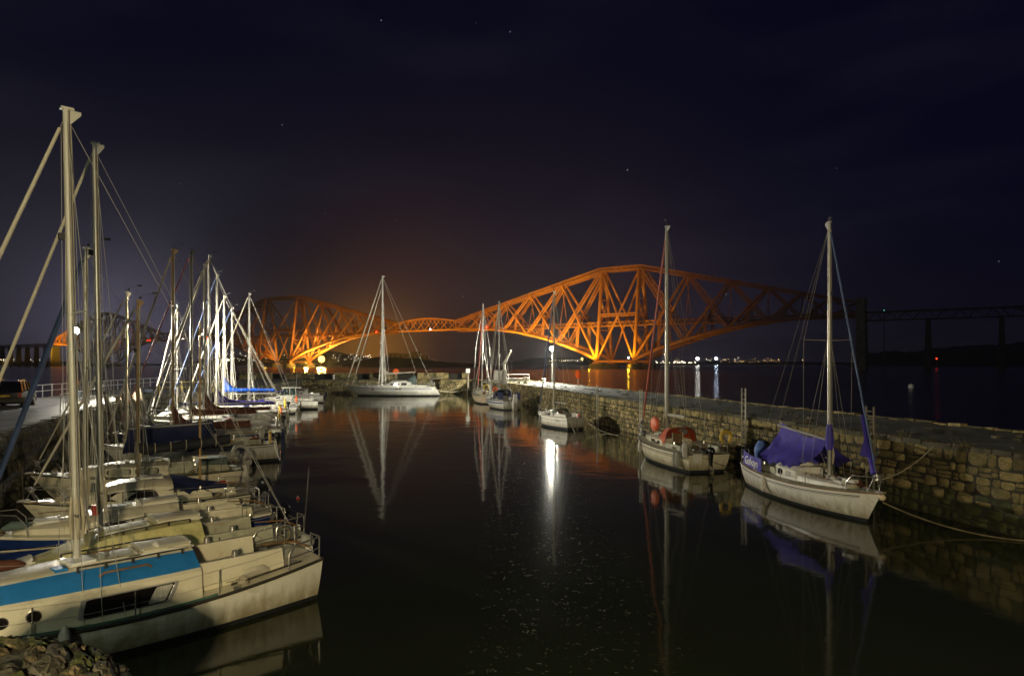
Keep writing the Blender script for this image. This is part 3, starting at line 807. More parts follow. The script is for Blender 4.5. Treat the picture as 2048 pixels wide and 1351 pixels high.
# buoys in the firth
def buoy(px, py, r, mt, label):
    p = W(px, py+8); e = empty('mooring_buoy', (p.x, p.y, 0)); tag(e, label, 'buoy')
    MB().ball((0, 0, r*.6), r, 16, 10).build('float', mt, e, smooth=True)
    MB().torus((0, 0, r*1.62), .10*r*2, .03*r*2, (1, 0, 0), 12).build('ring', STEEL, e, smooth=True)
buoy(1822, 768, .62, FENDER, 'pale round mooring buoy afloat in the dark water at the right')

print('setting done')
from mathutils import noise as mnoise
# ------------------------------------------------------------------ boats
def smooth01(x): x = max(0, min(1, x)); return x*x*(3-2*x)
BOATS = {}
class Boat:
    def __init__(s, label, loc, head, L, B, group='sailing boats moored along the left quay', cat='sailboat', name='sailboat', roll=0.0, **k):
        s.L, s.B = L, B
        s.root = empty(name, (loc[0], loc[1], 0), R(head)); s.root.rotation_euler = (R(roll), 0, R(head))
        tag(s.root, label, cat, group); BOATS[s.root.name] = s
        s.fb = k.get('fb', 1.15); s.fm = k.get('fm', .88); s.fs = k.get('fs', .92)
        s.tw = k.get('tw', .68); s.oh = k.get('oh', .12*L); s.so = k.get('so', .25)
        s.full = k.get('full', 1.0); s.Y = loc[1]
        s.wr = max(.006, s.Y*.00021)
        s.N = 28
    # deck outline
    def hb(s, t):
        if t < .45: return s.B/2*(s.tw+(1-s.tw)*math.sin(PI/2*t/.45))
        return max(.02, s.B/2*(1-((t-.45)/.55)**2.3))
    def sheer(s, t):
        a = 2*(s.fs+s.fb-2*s.fm); b = 4*s.fm-s.fb-3*s.fs
        return s.fs+b*t+a*t*t
    def X(s, t, z):
        zf = min(1.0, z/s.sheer(t)); x = -s.L/2+s.L*t
        if t > .6: x -= s.oh*(1-zf)*((t-.6)/.4)**2
        if t < .3: x += s.so*(1-zf)*((.3-t)/.3)
        return x
    def hw(s, t, z):
        f = (z+.4)/(s.sheer(t)+.4); f = max(.02, min(1, f))
        e = (.45+1.5*t*t)/s.full
        return s.hb(t)*math.sin(PI/2*(.22+.78*f))**e
    def P(s, t, z, side, off=0.0): return Vector((s.X(t, z), side*(s.hw(t, z)+off), z))
    def band(s, name, mt, zf, off=0.0, t0=0, t1=1, n=None, transom=False, close=False, smooth=40):
        """zf(t) -> list of heights; surface strips on both sides"""
        m = MB(); n = n or s.N
        for side in (-1, 1):
            rows = []
            for i in range(n+1):
                t = t0+(t1-t0)*i/n; rows.append([s.P(t, z, side, off) for z in zf(t)])
            k0 = len(m.f); m.loft(rows, False, False, False)
            if side == 1: m.f[k0:] = [tuple(reversed(f)) for f in m.f[k0:]]
        if transom:
            zs = zf(0); a = [s.P(0, z, -1) for z in zs]; b = [s.P(0, z, 1) for z in zs]; c = []
            for p, q in zip(a, b): c.append([p, Vector((p.x-.06, 0, p.z)), q])
            m.loft(c, False, False, False)
        return m.build(name, mt, s.root, smooth=smooth)
    def strip(s, name, mt, d0, d1, off=.012, t0=.0, t1=.985):
        """line painted or moulded below the sheer between d0 and d1 metres down"""
        return s.band(name, mt, lambda t: [s.sheer(t)-d1, s.sheer(t)-d0], off, t0, t1)
    def hull(s, mt, anti=ANTI, coam=.24, boot=None, rail=DARKLINE, railw=.05, bottop=.16, deck=CREAM, cockpit=(.05, .36), cw=.29):
        r = s.root
        s.band('antifouling', anti, lambda t: [-.4, -.15, .04], transom=True)
        s.band('boot_stripe', boot or anti, lambda t: [.04, bottop], transom=True)
        s.band('hull', mt, lambda t: [bottop+(s.sheer(t)-bottop)*k/6 for k in range(7)], transom=True)
        m = MB()
        for side in (-1, 1):
            m.path([s.P(t/s.N, s.sheer(t/s.N)-.01, side, .012) for t in range(s.N+1)], railw*.5, 6)
        m.path([s.P(0, s.sheer(0)-.01, -1), Vector((s.X(0, s.sheer(0))-.06, 0, s.sheer(0)-.01)), s.P(0, s.sheer(0)-.01, 1)], railw*.5, 6)
        m.build('rubbing_strake', rail, r, smooth=True)
        # deck with a cockpit well
        m = MB(); s.ck = cockpit; s.cwd = cw*s.B
        def dz(t, f): return s.sheer(t)+.05*(1-f*f)
        for i in range(s.N):
            ta, tb = i/s.N, (i+1)/s.N
            inck = cockpit and ta >= cockpit[0]-.001 and tb <= cockpit[1]+.02
            cols = [-1, -.7, -.35, 0, .35, .7, 1]
            def pt(t, c):
                h = s.hb(t)
                y = c*h
                if inck:
                    g = min(s.cwd/h, .8); y = {-1: -h, -.7: -(h*(1+g)/2), -.35: -g*h, 0: 0, .35: g*h, .7: h*(1+g)/2, 1: h}[c]
                return Vector((-s.L/2+s.L*t, y, dz(t, abs(y)/h)))
            for j in range(6):
                if inck and j in (2, 3): continue
                m.quad(pt(ta, cols[j]), pt(tb, cols[j]), pt(tb, cols[j+1]), pt(ta, cols[j+1])); m.f[-1] = tuple(reversed(m.f[-1]))
        m.build('deck', deck, r)
        if cockpit:
            a = -s.L/2+s.L*(int(round(cockpit[0]*s.N+.49))/s.N); b = -s.L/2+s.L*cockpit[1]
            ia = math.ceil((cockpit[0]-.001)*s.N)/s.N; ib = 0
            for i in range(s.N):
                if i/s.N >= cockpit[0]-.001 and (i+1)/s.N <= cockpit[1]+.02: ib = (i+1)/s.N
            a = -s.L/2+s.L*ia; b = -s.L/2+s.L*ib; z1 = s.sheer(ia)+.05; d = .5; g = s.cwd
            m = MB()
            m.quad((a, -g, z1-d), (b, -g, z1-d), (b, g, z1-d), (a, g, z1-d))
            for sy in (-1, 1): m.quad((a, sy*g, z1-d), (b, sy*g, z1-d), (b, sy*g, z1+.05), (a, sy*g, z1+.05))
            m.quad((a, -g, z1-d), (a, g, z1-d), (a, g, z1), (a, -g, z1)); m.quad((b, -g, z1-d), (b, g, z1-d), (b, g, z1), (b, -g, z1))
            m.build('cockpit_well', deck, r)
            for sy in (-1, 1):
                MB().box(((a+b)/2, sy*(g*.72), z1-.27), (b-a-.01, g*.5, .45)).build('cockpit_seat', TAN, r)
                m = MB(); m.box(((a+b)/2+.05, sy*(g+.05), z1+coam/2-.01), (b-a+.1, .09, coam), taper=.95); m.build('coaming', deck, r)
                m = MB(); m.tube(((a+b)/2+.2, sy*(g+.05), z1+coam), ((a+b)/2+.2, sy*(g+.05), z1+coam+.12), .07, .055, 10); m.build('winch', STEEL, r, smooth=True)
            s.ca, s.cb, s.cz = a, b, z1
        return s
    # coachroof: sections (t, half width, height above deck)
    def cabin(s, secs, mt=CREAM, shoulder=None, roof=None, vs=.62, shf=.86):
        s.secs = secs; s.vs = vs; s.shf = shf
        rows = []
        for t, hw_, h in secs:
            x = -s.L/2+s.L*t; z = s.sheer(t)+.0
            # bottom, side top, shoulder top, roof crown
            half = [(hw_, -.02), (hw_*.96, h*vs), (hw_*.90, h*(vs+.06)), (hw_*shf*.78, h*.95), (hw_*.4, h*.99), (0, h)]
            ring = [Vector((x, -y, z+zz)) for y, zz in half]+[Vector((x, y, z+zz)) for y, zz in reversed(half[:-1])]
            rows.append(ring)
        m = MB(); mats = [mt, shoulder or mt, roof or mt]
        mis = [0, 0, 1, 2, 2, 2, 2, 1, 0, 0, 0]
        m.loft(rows, False, False, False, mis=mis[:len(rows[0])-1])
        n0 = len(m.v)
        for row, rev in ((rows[0], False), (rows[-1], True)):
            n0 = len(m.v); m.v += [tuple(p) for p in row]; ids = list(range(n0, n0+len(row))); m.f.append(tuple(reversed(ids) if rev else ids)); m.m.append(0)
        m.f = [tuple(reversed(f)) for f in m.f]
        o = m.build('coachroof', mt, s.root, smooth=30, mats=mats)
        return s
    def sec(s, t):
        for (ta, wa, ha), (tb, wb, hb_) in zip(s.secs, s.secs[1:]):
            if ta <= t <= tb or (t < ta): 
                k = (t-ta)/(tb-ta); k = max(0, min(1, k)); return wa+(wb-wa)*k, ha+(hb_-ha)*k
        return s.secs[-1][1:]
    def cs(s, t, v, side, off=0.0):
        w_, h = s.sec(t); z = s.sheer(t)+v*h*s.vs; y = w_*(1-.04*v)
        return Vector((-s.L/2+s.L*t, side*(y+off), z))
    def roofz(s, t):
        w_, h = s.sec(t); return s.sheer(t)+h
    def window(s, t0, t1, v0, v1, shape='round', slant=(0, 0), frame=ALU, glass=GLASS, sides=(-1, 1), curtain=None):
        n = 20; outl = []
        for i in range(n):
            a = 2*PI*i/n; ca, sa = math.cos(a), math.sin(a)
            e = {'round': .45, 'oval': .7, 'box': .16, 'port': 1.0}[shape]
            u = math.copysign(abs(ca)**e, ca); v = math.copysign(abs(sa)**e, sa); outl.append((u, v))
        for side in sides:
            def pt(u, v, k, off):
                vv = v0+(v1-v0)*(v*k+1)/2
                sl = slant[0] if u < 0 else slant[1]
                tt = (t0+t1)/2+(t1-t0)/2*(u*k)+sl*(v+1)/2*(t1-t0)
                return s.cs(max(min(tt, s.secs[-1][0]), s.secs[0][0]), vv, side, off)
            W0 = max((t1-t0)*s.L, .1); kf = 1+.07/W0*1.2
            m = MB(); m.loft([[pt(u, v, 1.12 if shape != 'box' else 1.08, -.01) for u, v in outl], [pt(u, v, 1.12 if shape != 'box' else 1.08, .012) for u, v in outl], [pt(u, v, 1.0, .016) for u, v in outl]], True, False, True)
            f = m.build('window_frame', frame, s.root)
            m = MB(); m.loft([[pt(u, v, .98, .006) for u, v in outl], [pt(u, v, .96, .021) for u, v in outl]], True, False, True)
            m.build('window_glass', glass, f)
            if curtain:
                m = MB(); m.loft([[pt(u*.22-.74, v*.9, .95, .018) for u, v in outl], [pt(u*.22-.74, v*.9, .93, .025) for u, v in outl]], True, False, True); m.build('curtain', CURT, f)
        return s
    def hatch(s, t, lx, ly, h=.09, mt=CREAM, y=0, dz=0, glassy=False):
        x = -s.L/2+s.L*t; z = s.roofz(t)+dz
        m = MB(); r = []
        tilt = (s.roofz(min(t+.05, 1))-s.roofz(max(t-.05, 0)))/(.1*s.L)
        for xx in (-lx/2, lx/2):
            ring = [(-ly/2, -.05), (-ly/2, h*.5), (-ly*.38, h*.9), (0, h*1.1), (ly*.38, h*.9), (ly/2, h*.5), (ly/2, -.05)]
            r.append([Vector((x+xx, y+a, z+b+tilt*xx)) for a, b in ring])
        m.loft(r, True, True, True); m.f = [tuple(reversed(f)) for f in m.f]
        o = m.build('hatch', mt, s.root)
        m = MB()
        for sy in (-1, 1): m.bar((x-lx/2-.05, y+sy*ly*.53, z+.005-tilt*lx/2), (x+lx/2+.05, y+sy*ly*.53, z+.005+tilt*lx/2), .03, .03)
        for xx in (-lx/2, lx/2): m.bar((x+xx, y-ly*.46, z+h*.72+tilt*xx), (x+xx, y, z+h*1.16+tilt*xx), .045, .03); m.bar((x+xx, y+ly*.46, z+h*.72+tilt*xx), (x+xx, y, z+h*1.16+tilt*xx), .045, .03)
        m.build('hatch_runner', WHITE, o)
        return s
    def grabrail(s, t0, t1, mt=TEAK):
        for sy in (-1, 1):
            m = MB(); n = 4
            ps = []
            for i in range(n+1):
                t = t0+(t1-t0)*i/n; w_, h = s.sec(t); p = Vector((-s.L/2+s.L*t, sy*w_*.60, s.sheer(t)+h*.97+.07)); ps.append(p)
                m.bar(p, p-Vector((0, 0, .10)), .05, .03)
            m.path(ps, .016, 6); m.build('grab_rail', mt, s.root)
    def rig(s, tm, H, zb=None, r=.065, mt=ALU, spread=((.52, .75),), fore=None, foremat=SAILW, fr=.05, head=True, lean=(0, 0), r2=None, backstay=True, radar=False, vane=True, aftmast=False, forefrac=1.0, shroud=.42):
        """mast from the deck or cabin top up to height H above water"""
        x = -s.L/2+s.L*tm; zb = zb if zb is not None else (s.roofz(tm) if hasattr(s, 'secs') and s.secs[0][0] <= tm <= s.secs[-1][0] else s.sheer(tm)+.04)
        s.mx, s.mH, s.mzb = x, H, zb
        lx, ly = lean
        at = lambda z: Vector((x+lx*(z-zb), ly*(z-zb), z)); s.mat_ = at
        m = MB(); n = 6; r2 = r2 or r*.8
        m.path([at(zb+(H-zb)*i/n) for i in range(n+1)], [r+(r2-r)*i/n for i in range(n+1)], 12, flat=.8); mast = m.build('mast', mt, s.root, smooth=True)
        m = MB(); m.box((x, 0, zb+.03), (r*3.2, r*3, .07)); m.build('mast_step', STEEL, mast)
        m = MB(); m.tube(at(zb+.9)+Vector((0, r*1.1, 0)), at(zb+.9)+Vector((0, r*2.4, 0)), .045, .035, 8); m.tube(at(zb+.7)-Vector((0, r*1.1, 0)), at(zb+.7)-Vector((0, r*2.4, 0)), .04, .03, 8); m.build('mast_winch', STEEL, mast)
        if s.Y < 62:
            m = MB(); m.bar(at(zb+.6)+Vector((-r*1.02, 0, 0)), at(H-.2)+Vector((-r2*1.02, 0, 0)), .03, .022); m.build('sail_track', STEEL, mast)
            for k_ in range(3):
                a_ = .7+k_*.9; m = MB(); m.path([at(zb+1.25)+Vector((math.cos(a_)*r*1.3, math.sin(a_)*r*1.3, 0)), at(zb+.8)+Vector((math.cos(a_)*r*1.8, math.sin(a_)*r*1.9, 0)), at(zb+.45)+Vector((math.cos(a_)*r*1.4, math.sin(a_)*r*1.6, 0))], [.02, .045, .02], 6); m.build('halyard_coil', ROPE, mast, smooth=True)
                m = MB(); m.tube(at(zb+1.2)+Vector((math.cos(a_)*r*1.3, math.sin(a_)*r*1.3, 0)), at(H-.25)+Vector((math.cos(a_)*r2*1.2, math.sin(a_)*r2*1.2, 0)), max(.006, s.wr), None, 4); m.build('halyard', ROPE, mast)
            m = MB(); p_ = at(zb+(H-zb)*.72); m.box(p_+Vector((r*1.6, 0, 0)), (.09, .09, .12)); m.build('steaming_light', DARKTXT, mast)
        if head:
            t_ = at(H); m = MB(); m.box(t_+Vector((-.02, 0, .02)), (r*2.9, r*1.5, .05), taper=.9); m.loft([[t_+Vector((-r*.8, -r*.3, 0)), t_+Vector((-r*.8, r*.3, 0)), t_+Vector((-r*.8, r*.3, -.28)), t_+Vector((-r*.8, -r*.3, -.28))], [t_+Vector((-r*3.2, -r*.2, 0)), t_+Vector((-r*3.2, r*.2, 0)), t_+Vector((-r*3.2, r*.2, -.06)), t_+Vector((-r*3.2, -r*.2, -.06))]]); m.build('masthead', mt, mast)
            if vane:
                m = MB(); m.tube(t_+Vector((.05, 0, 0)), t_+Vector((.05, .0, .45)), s.wr*.8, s.wr*.6, 5); m.path([t_+Vector((-.05, .05, .05)), t_+Vector((-.1, .1, .2)), t_+Vector((-.45, .32, .24))], s.wr, 5)
                m.box(t_+Vector((-.48, .34, .26)), (.16, .02, .07)); m.ball(t_+Vector((-.08, .05, .11)), .045, 6, 4); m.build('wind_vane', DARKTXT, mast)
        wr = s.wr; m = MB(); top = at(H-.12)
        ty = tm-.02; ch = lambda sy, dt=0: Vector((-s.L/2+s.L*(ty+dt), sy*s.hb(ty+dt)*.9, s.sheer(ty+dt)+.05))
        sp = MB(); has = False
        for fz, w_ in spread:
            zz = zb+(H-zb)*fz
            for sy in (-1, 1):
                sp.tube(at(zz), at(zz)+Vector((-.08, sy*w_, .03)), max(.018, wr*1.3), max(.014, wr), 6); has = True
                m.tube(at(zz-.1)+Vector((0, sy*r, 0)), ch(sy, .035), wr, None, 4); m.tube(at(zz-.1)+Vector((0, sy*r, 0)), ch(sy, -.045), wr, None, 4)
        w_ = spread[0][1] if spread else 0; fz = spread[0][0] if spread else .5; zz = zb+(H-zb)*fz
        for sy in (-1, 1):
            if spread:
                pk = at(zz)+Vector((-.08, sy*w_, .03))
                if len(spread) > 1:
                    p2 = at(zb+(H-zb)*spread[1][0])+Vector((-.08, sy*spread[1][1], .03)); m.tube(top, p2, wr, None, 4); m.tube(p2, pk, wr, None, 4)
                else: m.tube(top, pk, wr, None, 4)
                m.tube(pk, ch(sy), wr, None, 4)
            else: m.tube(top, ch(sy), wr, None, 4)
        if backstay: m.tube(top, (-s.L/2+.05, 0, s.sheer(0)+.1), wr, None, 4)
        bow = Vector((s.L/2-.12, 0, s.sheer(1)+.08)); ft = at(zb+(H-zb)*forefrac-.1)
        m.tube(ft, bow, wr, None, 4)
        m.tube(at(H-.3)+Vector((-r, .02, 0)), at(zb+.5)+Vector((-r-.12, .05, 0)), wr*.8, None, 4); m.tube(at(H-.3)+Vector((r, -.02, 0)), at(zb+.4)+Vector((r+.1, -.1, 0)), wr*.8, None, 4)
        m.build('standing_rigging', WIRE, s.root)
        if has: sp.build('spreader', mt, s.root)
        if fore:
            m = MB(); a = ft.lerp(bow, .03); b = ft.lerp(bow, .93); n = 10
            m.path([a.lerp(b, i/n)+Vector((0, 0, -.0)) for i in range(n+1)], [fr*(.55+.75*math.sin(PI*min(1, (i/n)*.62+.22))) for i in range(n+1)], 9)
            o = m.build('furled_jib', foremat, s.root, smooth=True)
            MB().tube(bow+(ft-bow)*.035, bow+(ft-bow)*.055, .09, .09, 10).build('furling_drum', STEEL, o, smooth=True)
        if radar:
            m = MB(); c = at(zb+(H-zb)*radar)+Vector((.3, 0, 0)); m.tube(c, c+Vector((0, 0, .16)), .24, .22, 14); m.bar(at(zb+(H-zb)*radar)+Vector((0, 0, -.04)), c+Vector((0, 0, -.02)), .05); m.build('radar_dome', WHITE, mast, smooth=True)
        return s
    def reflector(s, z, dy=.2, h=.5):
        p = s.mat_(z); m = MB(); m.tube(p+Vector((0, dy, -h/2)), p+Vector((0, dy, h/2)), .09, .09, 8); m.bar(p, p+Vector((0, dy, 0)), .03); m.build('radar_reflector', FENDER, s.root, smooth=True); return s
    def boom(s, zb_, length, cover=None, h0=.5, h1=.22, luff=0, w_=.16, droop=.0, mt=ALU, wob=.02, bare=False):
        x0 = s.mx-.1; z = zb_; n = 12
        a = s.mat_(z)+Vector((-.08, 0, 0)); b = a+Vector((-length, 0, -droop))
        MB().path([a, b], .05, 8).build('boom', mt, s.root, smooth=True)
        m = MB(); m.tube(b, s.mat_(s.mH-.1), s.wr*.8, None, 4); m.tube(b+Vector((.3, 0, 0)), (b.x+.5, .05, s.sheer(.15)+.15), s.wr, None, 4); m.tube(a+Vector((-.9, 0, 0)), s.mat_(s.mzb+.1), s.wr*1.6, None, 5); m.build('sheet_tackle', ROPE, s.root)
        if cover:
            rng = random.Random(hash(int(length*100)+int(zb_*77)) & 255); rings = []
            def ring(c, hh, ww, low=.06):
                out = []
                for j in range(12):
                    an = 2*PI*j/12; yy = math.sin(an)*ww*(1-.25*max(0, math.cos(an))); zz = math.cos(an)
                    zz = (zz*hh*.5+hh*.5-low) if True else 0
                    out.append(c+Vector((0, yy+rng.uniform(-wob, wob), zz+rng.uniform(-wob, wob))))
                return out
            for i in range(n+1):
                k = i/n; c = a.lerp(b, k*.985)+Vector((.05, 0, -.06))
                hh = h0+(h1-h0)*(k**.55); ww = w_*(1-.35*k)
                if luff and k < .26: hh += luff*(1-k/.26)**2.2; ww *= (1-.2*(1-k/.26))
                rings.append(ring(c, hh, ww))
            m = MB(); m.loft(rings); m.f = [tuple(reversed(f)) for f in m.f]
            o = m.build('sail_cover', cover, s.root, smooth=50)
            for i in (2, 4, 6, 8, 10):
                m = MB(); c = sum(rings[i], Vector())/12
                m.loft([[p+(p-c)*.05+Vector((.012, 0, 0)) for p in rings[i]], [p+(p-c)*.05-Vector((.012, 0, 0)) for p in rings[i]]], True, False, False)
                m.build('cover_tie', ROPE, o)
        return s
    def boomtent(s, za, zbb, x0, x1, hw_, drop, mt, dropb=None, name='boom_tent', sag=.12):
        """canvas draped over the boom; x0 fore, x1 aft"""
        n = 22; rows = []; dropb = dropb if dropb is not None else drop; rng = random.Random(5)
        for i in range(n+1):
            k = i/n; x = x0+(x1-x0)*k; zt = za+(zbb-za)*k-sag*math.sin(PI*k); dd = drop+(dropb-drop)*k
            row = []
            for j in range(-12, 13):
                q = j/12; fold = (.045*math.sin(i*1.15+j*.2)+.03*math.sin(i*2.0-j*.5))*abs(q)
                nz_ = mnoise.noise(Vector((x*1.3, q*2.2, zt)))*.11+mnoise.noise(Vector((x*4, q*5, zt*2)))*.035
                hem = (.06*math.sin(i*1.9)+.04*math.sin(i*.7)) if abs(j) == 12 else 0
                row.append(Vector((x+fold+(.10 if i == 0 else 0)*abs(q), q*hw_*(.30+.70*abs(q)**.6)+(nz_+fold*.5)*(1 if q > 0 else -1)*min(1, abs(q)*3), zt-dd*abs(q)**.80-.05*math.sin(PI*k*3)*abs(q)+nz_*.5+hem)))
            rows.append(row)
        m = MB(); m.loft(rows, False, False, False)
        # thickness
        n0 = len(m.v); m.v += [(v[0], v[1]*.985, v[2]-.012) for v in m.v[:n0]]; m.f += [tuple(reversed([n0+i for i in f])) for f in m.f[:]]; m.m = [0]*len(m.f)
        m.build(name, mt, s.root, smooth=60); return s
    def pulpit(s, h=.55, mt=STEEL, r=.014, ret=.55):
        r = max(r, s.wr*1.0); zt = s.sheer(.97)+h; t1 = 1-.85*(ret+.4)/s.L; fx = s.L/2-.02
        p = lambda t, sy, dz: Vector((-s.L/2+s.L*t, sy*s.hb(t)*.92, s.sheer(t)+dz))
        m = MB(); tA = 1-1.15/s.L; tB = 1-.45/s.L
        top = [p(tA, -1, .0), p(tA, -1, h*.6)+Vector((.05, 0, 0)), p(tA+.25/s.L, -1, h), Vector((fx-.12, -.12, zt)), Vector((fx-.04, 0, zt+.01)), Vector((fx-.12, .12, zt)), p(tA+.25/s.L, 1, h), p(tA, 1, h*.6)+Vector((.05, 0, 0)), p(tA, 1, 0)]
        m.path(top, r, 7)
        for sy in (-1, 1): m.tube(p(tB, sy, 0), Vector((fx-.16, sy*.13, zt)), r, None, 7)
        m.build('pulpit', mt, s.root, smooth=True); return s
    def pushpit(s, h=.55, mt=STEEL, r=.014):
        r = max(r, s.wr*1.0)
        p = lambda t, sy, dz: Vector((-s.L/2+s.L*t, sy*s.hb(t)*.93, s.sheer(t)+dz))
        tA = .85/s.L
        for sy in (-1, 1):
            m = MB(); m.path([p(tA, sy, 0), p(tA, sy, h*.7), p(tA-.12/s.L, sy, h), p(.04/s.L, sy, h), Vector((-s.L/2+.03, sy*s.hb(0)*.45, s.sheer(0)+h)), Vector((-s.L/2+.03, sy*s.hb(0)*.4, s.sheer(0)))], r, 7)
            m.tube(p(.06/s.L, sy, 0), p(.06/s.L, sy, h), r, None, 7)
            m.tube(p(tA, sy, h*.5), p(.06/s.L, sy, h*.5), r*.8, None, 6)
            m.build('pushpit', mt, s.root, smooth=True)
        return s
    def lifelines(s, n=3, h=.52, t0=None, t1=None):
        t0 = t0 or .85/s.L; t1 = t1 or 1-1.15/s.L
        p = lambda t, sy, dz: Vector((-s.L/2+s.L*t, sy*s.hb(t)*.93, s.sheer(t)+dz))
        for sy in (-1, 1):
            for i in range(1, n+1):
                t = t0+(t1-t0)*i/(n+1); MB().tube(p(t, sy, 0), p(t, sy, h), max(.012, s.wr*.9), None, 6).build('stanchion', STEEL, s.root)
        m = MB()
        for sy in (-1, 1):
            for hh in (h, h*.5):
                m.path([p(t0+(t1-t0)*i/8, sy, hh-.015*math.sin(PI*((i/8*(n+1)) % 1))) for i in range(9)], s.wr*.7, 4)
        m.build('guard_wire', WIRE, s.root); return s
    def fender(s, t, side, mt=FENDER, r=.10, l=.5, z=None):
        z = z if z is not None else s.sheer(t)-.35; q = s.P(t, max(z, .1), side, .12)
        m = MB(); pts = [q+Vector((0, 0, d)) for d in (-l/2-.05, -l/2, -l/2+.09, l/2-.09, l/2, l/2+.07)]
        m.path(pts, [.02, r*.65, r, r, r*.6, .025], 10); o = m.build('fender', mt, s.root, smooth=60)
        MB().tube(q+Vector((0, 0, l/2+.05)), s.P(t, s.sheer(t)+.12, side, -.05), max(.008, s.wr*.7), None, 4).build('lanyard', ROPE, o); return s
    def outboard(s, y=0.0, z=.55, tiltd=0, sc_=1.0, mt=OUTB, x=None):
        x = x if x is not None else -s.L/2-.28
        e = empty('outboard_motor', (x, y, z), 0, s.root); e.rotation_euler = (0, R(-tiltd) if False else R(tiltd), 0); e.scale = (sc_,)*3
        rings = []
        for k, (zz, a, b, ox) in enumerate(((.20, .12, .09, 0), (.24, .20, .13, -.02), (.38, .23, .145, -.03), (.50, .20, .13, -.02), (.57, .13, .08, .01), (.59, .03, .02, .03))):
            rings.append([Vector((ox+math.copysign(abs(math.cos(q))**.7, math.cos(q))*a, math.copysign(abs(math.sin(q))**.7, math.sin(q))*b, zz)) for q in [2*PI*j/14 for j in range(14)]])
        m = MB(); m.loft(rings); m.build('cowl', mt, e, smooth=50)
        m = MB(); m.loft([[(-.12, -.07, .20), (.10, -.07, .20), (.10, .07, .20), (-.12, .07, .20)], [(-.08, -.045, -.35), (.05, -.045, -.35), (.05, .045, -.35), (-.08, .045, -.35)]]); m.build('leg', mt, e)
        m = MB(); m.loft([[(-.16, -.03, -.36), (.10, -.03, -.36), (.10, .03, -.36), (-.16, .03, -.36)], [(-.12, -.02, -.62), (.02, -.02, -.62), (.02, .02, -.62), (-.12, .02, -.62)]]); m.path([(-.22, 0, -.5), (-.1, 0, -.5), (.12, 0, -.5), (.18, 0, -.5)], [.02, .055, .05, .01], 8)
        m.box((-.02, 0, -.34), (.3, .14, .02)); m.build('gearcase', STEEL if mt is OUTB else mt, e)
        m = MB()
        for a in range(3):
            q = 2*PI*a/3; m.bar((-.24, 0, -.5), (-.25, math.cos(q)*.12, -.5+math.sin(q)*.12), .07, .012)
        m.build('propeller', STEEL, e)
        MB().box((.12, 0, .02), (.10, .16, .26)).build('clamp_bracket', STEEL, e); return s
    def horseshoe(s, loc, mt=YELLOW, r=.26, axis=(1, 0, 0), rz=0):
        m = MB(); m.torus(loc, r, .085, axis, 16, R(-60)+rz, R(240)+rz, 8); m.build('horseshoe_buoy', mt, s.root, smooth=True); return s
    def rudder(s, mt=WHITE, h=.75, tiller=True, w_=.32):
        x = -s.L/2-.02; z = s.sheer(0)
        m = MB(); m.slab([(x-.02, 0, -.3), (x-w_, 0, -.3), (x-w_*.9, 0, z*.5), (x-.2, 0, z+.08), (x-.03, 0, z+.08)], .045); m.build('rudder', mt, s.root)
        if tiller: MB().path([(x-.12, 0, z+.06), (x+.3, .02, z+.28), (x+1.1, .08, z+.36)], [.03, .025, .018], 7).build('tiller', TEAK, s.root, smooth=True)
        return s
    def sprayhood(s, t, w_, h, l, mt, frame=STEEL, win=VINYL, zbase=None):
        """folding canvas hood over the companionway, open side aft"""
        x0 = -s.L/2+s.L*t; z = zbase if zbase is not None else s.sheer(t)+.1; n = 8; rows = []; th_ = [PI*j/12 for j in range(13)]
        prof = [(0, 1.0), (.18, 1.0), (.45, .93), (.7, .72), (.88, .42), (1.0, .22)]
        def P_(xk, hk, a, sc=1.0):
            return Vector((x0+l*xk, -math.copysign(abs(math.cos(a))**.55, math.cos(a))*w_*sc*(1-.12*xk), z+math.sin(a)**.6*h*hk*sc))
        for xk, hk in prof: rows.append([P_(xk, hk, a) for a in th_])
        m = MB(); m.loft(rows, False, False, False)
        # inner skin
        n0 = len(m.v); inner = [[P_(xk, hk, a, .985) for a in th_] for xk, hk in prof]; m.loft(list(reversed(inner)), False, False, False)
        hood = m.build('sprayhood', mt, s.root, smooth=60)
        # clear panel in the front slope, seen from the cockpit side too
        for a0, a1 in ((2, 5.6), (6.4, 10)):
            m = MB(); rr = []
            for xk, hk in ((.52, .885), (.66, .76), (.80, .58)):
                rr.append([P_(xk, hk, PI*(a0+(a1-a0)*j/4)/12, 1.012) for j in range(5)])
            m.loft(rr, False, False, False)
            rr2 = [[P_(xk, hk, PI*(a0+(a1-a0)*j/4)/12, .968) for j in range(5)] for xk, hk in ((.50, .90), (.66, .77), (.82, .56))]
            m.loft(rr2, False, False, False); m.build('clear_window', win, hood)
        m = MB(); m.path([P_(-.02, 1.0, a, .99) for a in th_], .014, 6); m.path([P_(.5, .9, a, .975) for a in th_], .012, 6); m.build('hood_frame', frame, hood); return s
    def washboards(s, mt=TEAK, w_=.5, h=.6):
        t = s.secs[0][0]; x = -s.L/2+s.L*t; z = s.sheer(t)
        m = MB(); m.box((x-.02, 0, z+h*.35), (.03, w_, h)); m.build('washboard', mt, s.root)
        m = MB()
        for sy in (-1, 1): m.box((x-.025, sy*(w_/2+.03), z+h*.36), (.05, .05, h+.06))
        m.build('companionway_trim', WHITE, s.root); return s
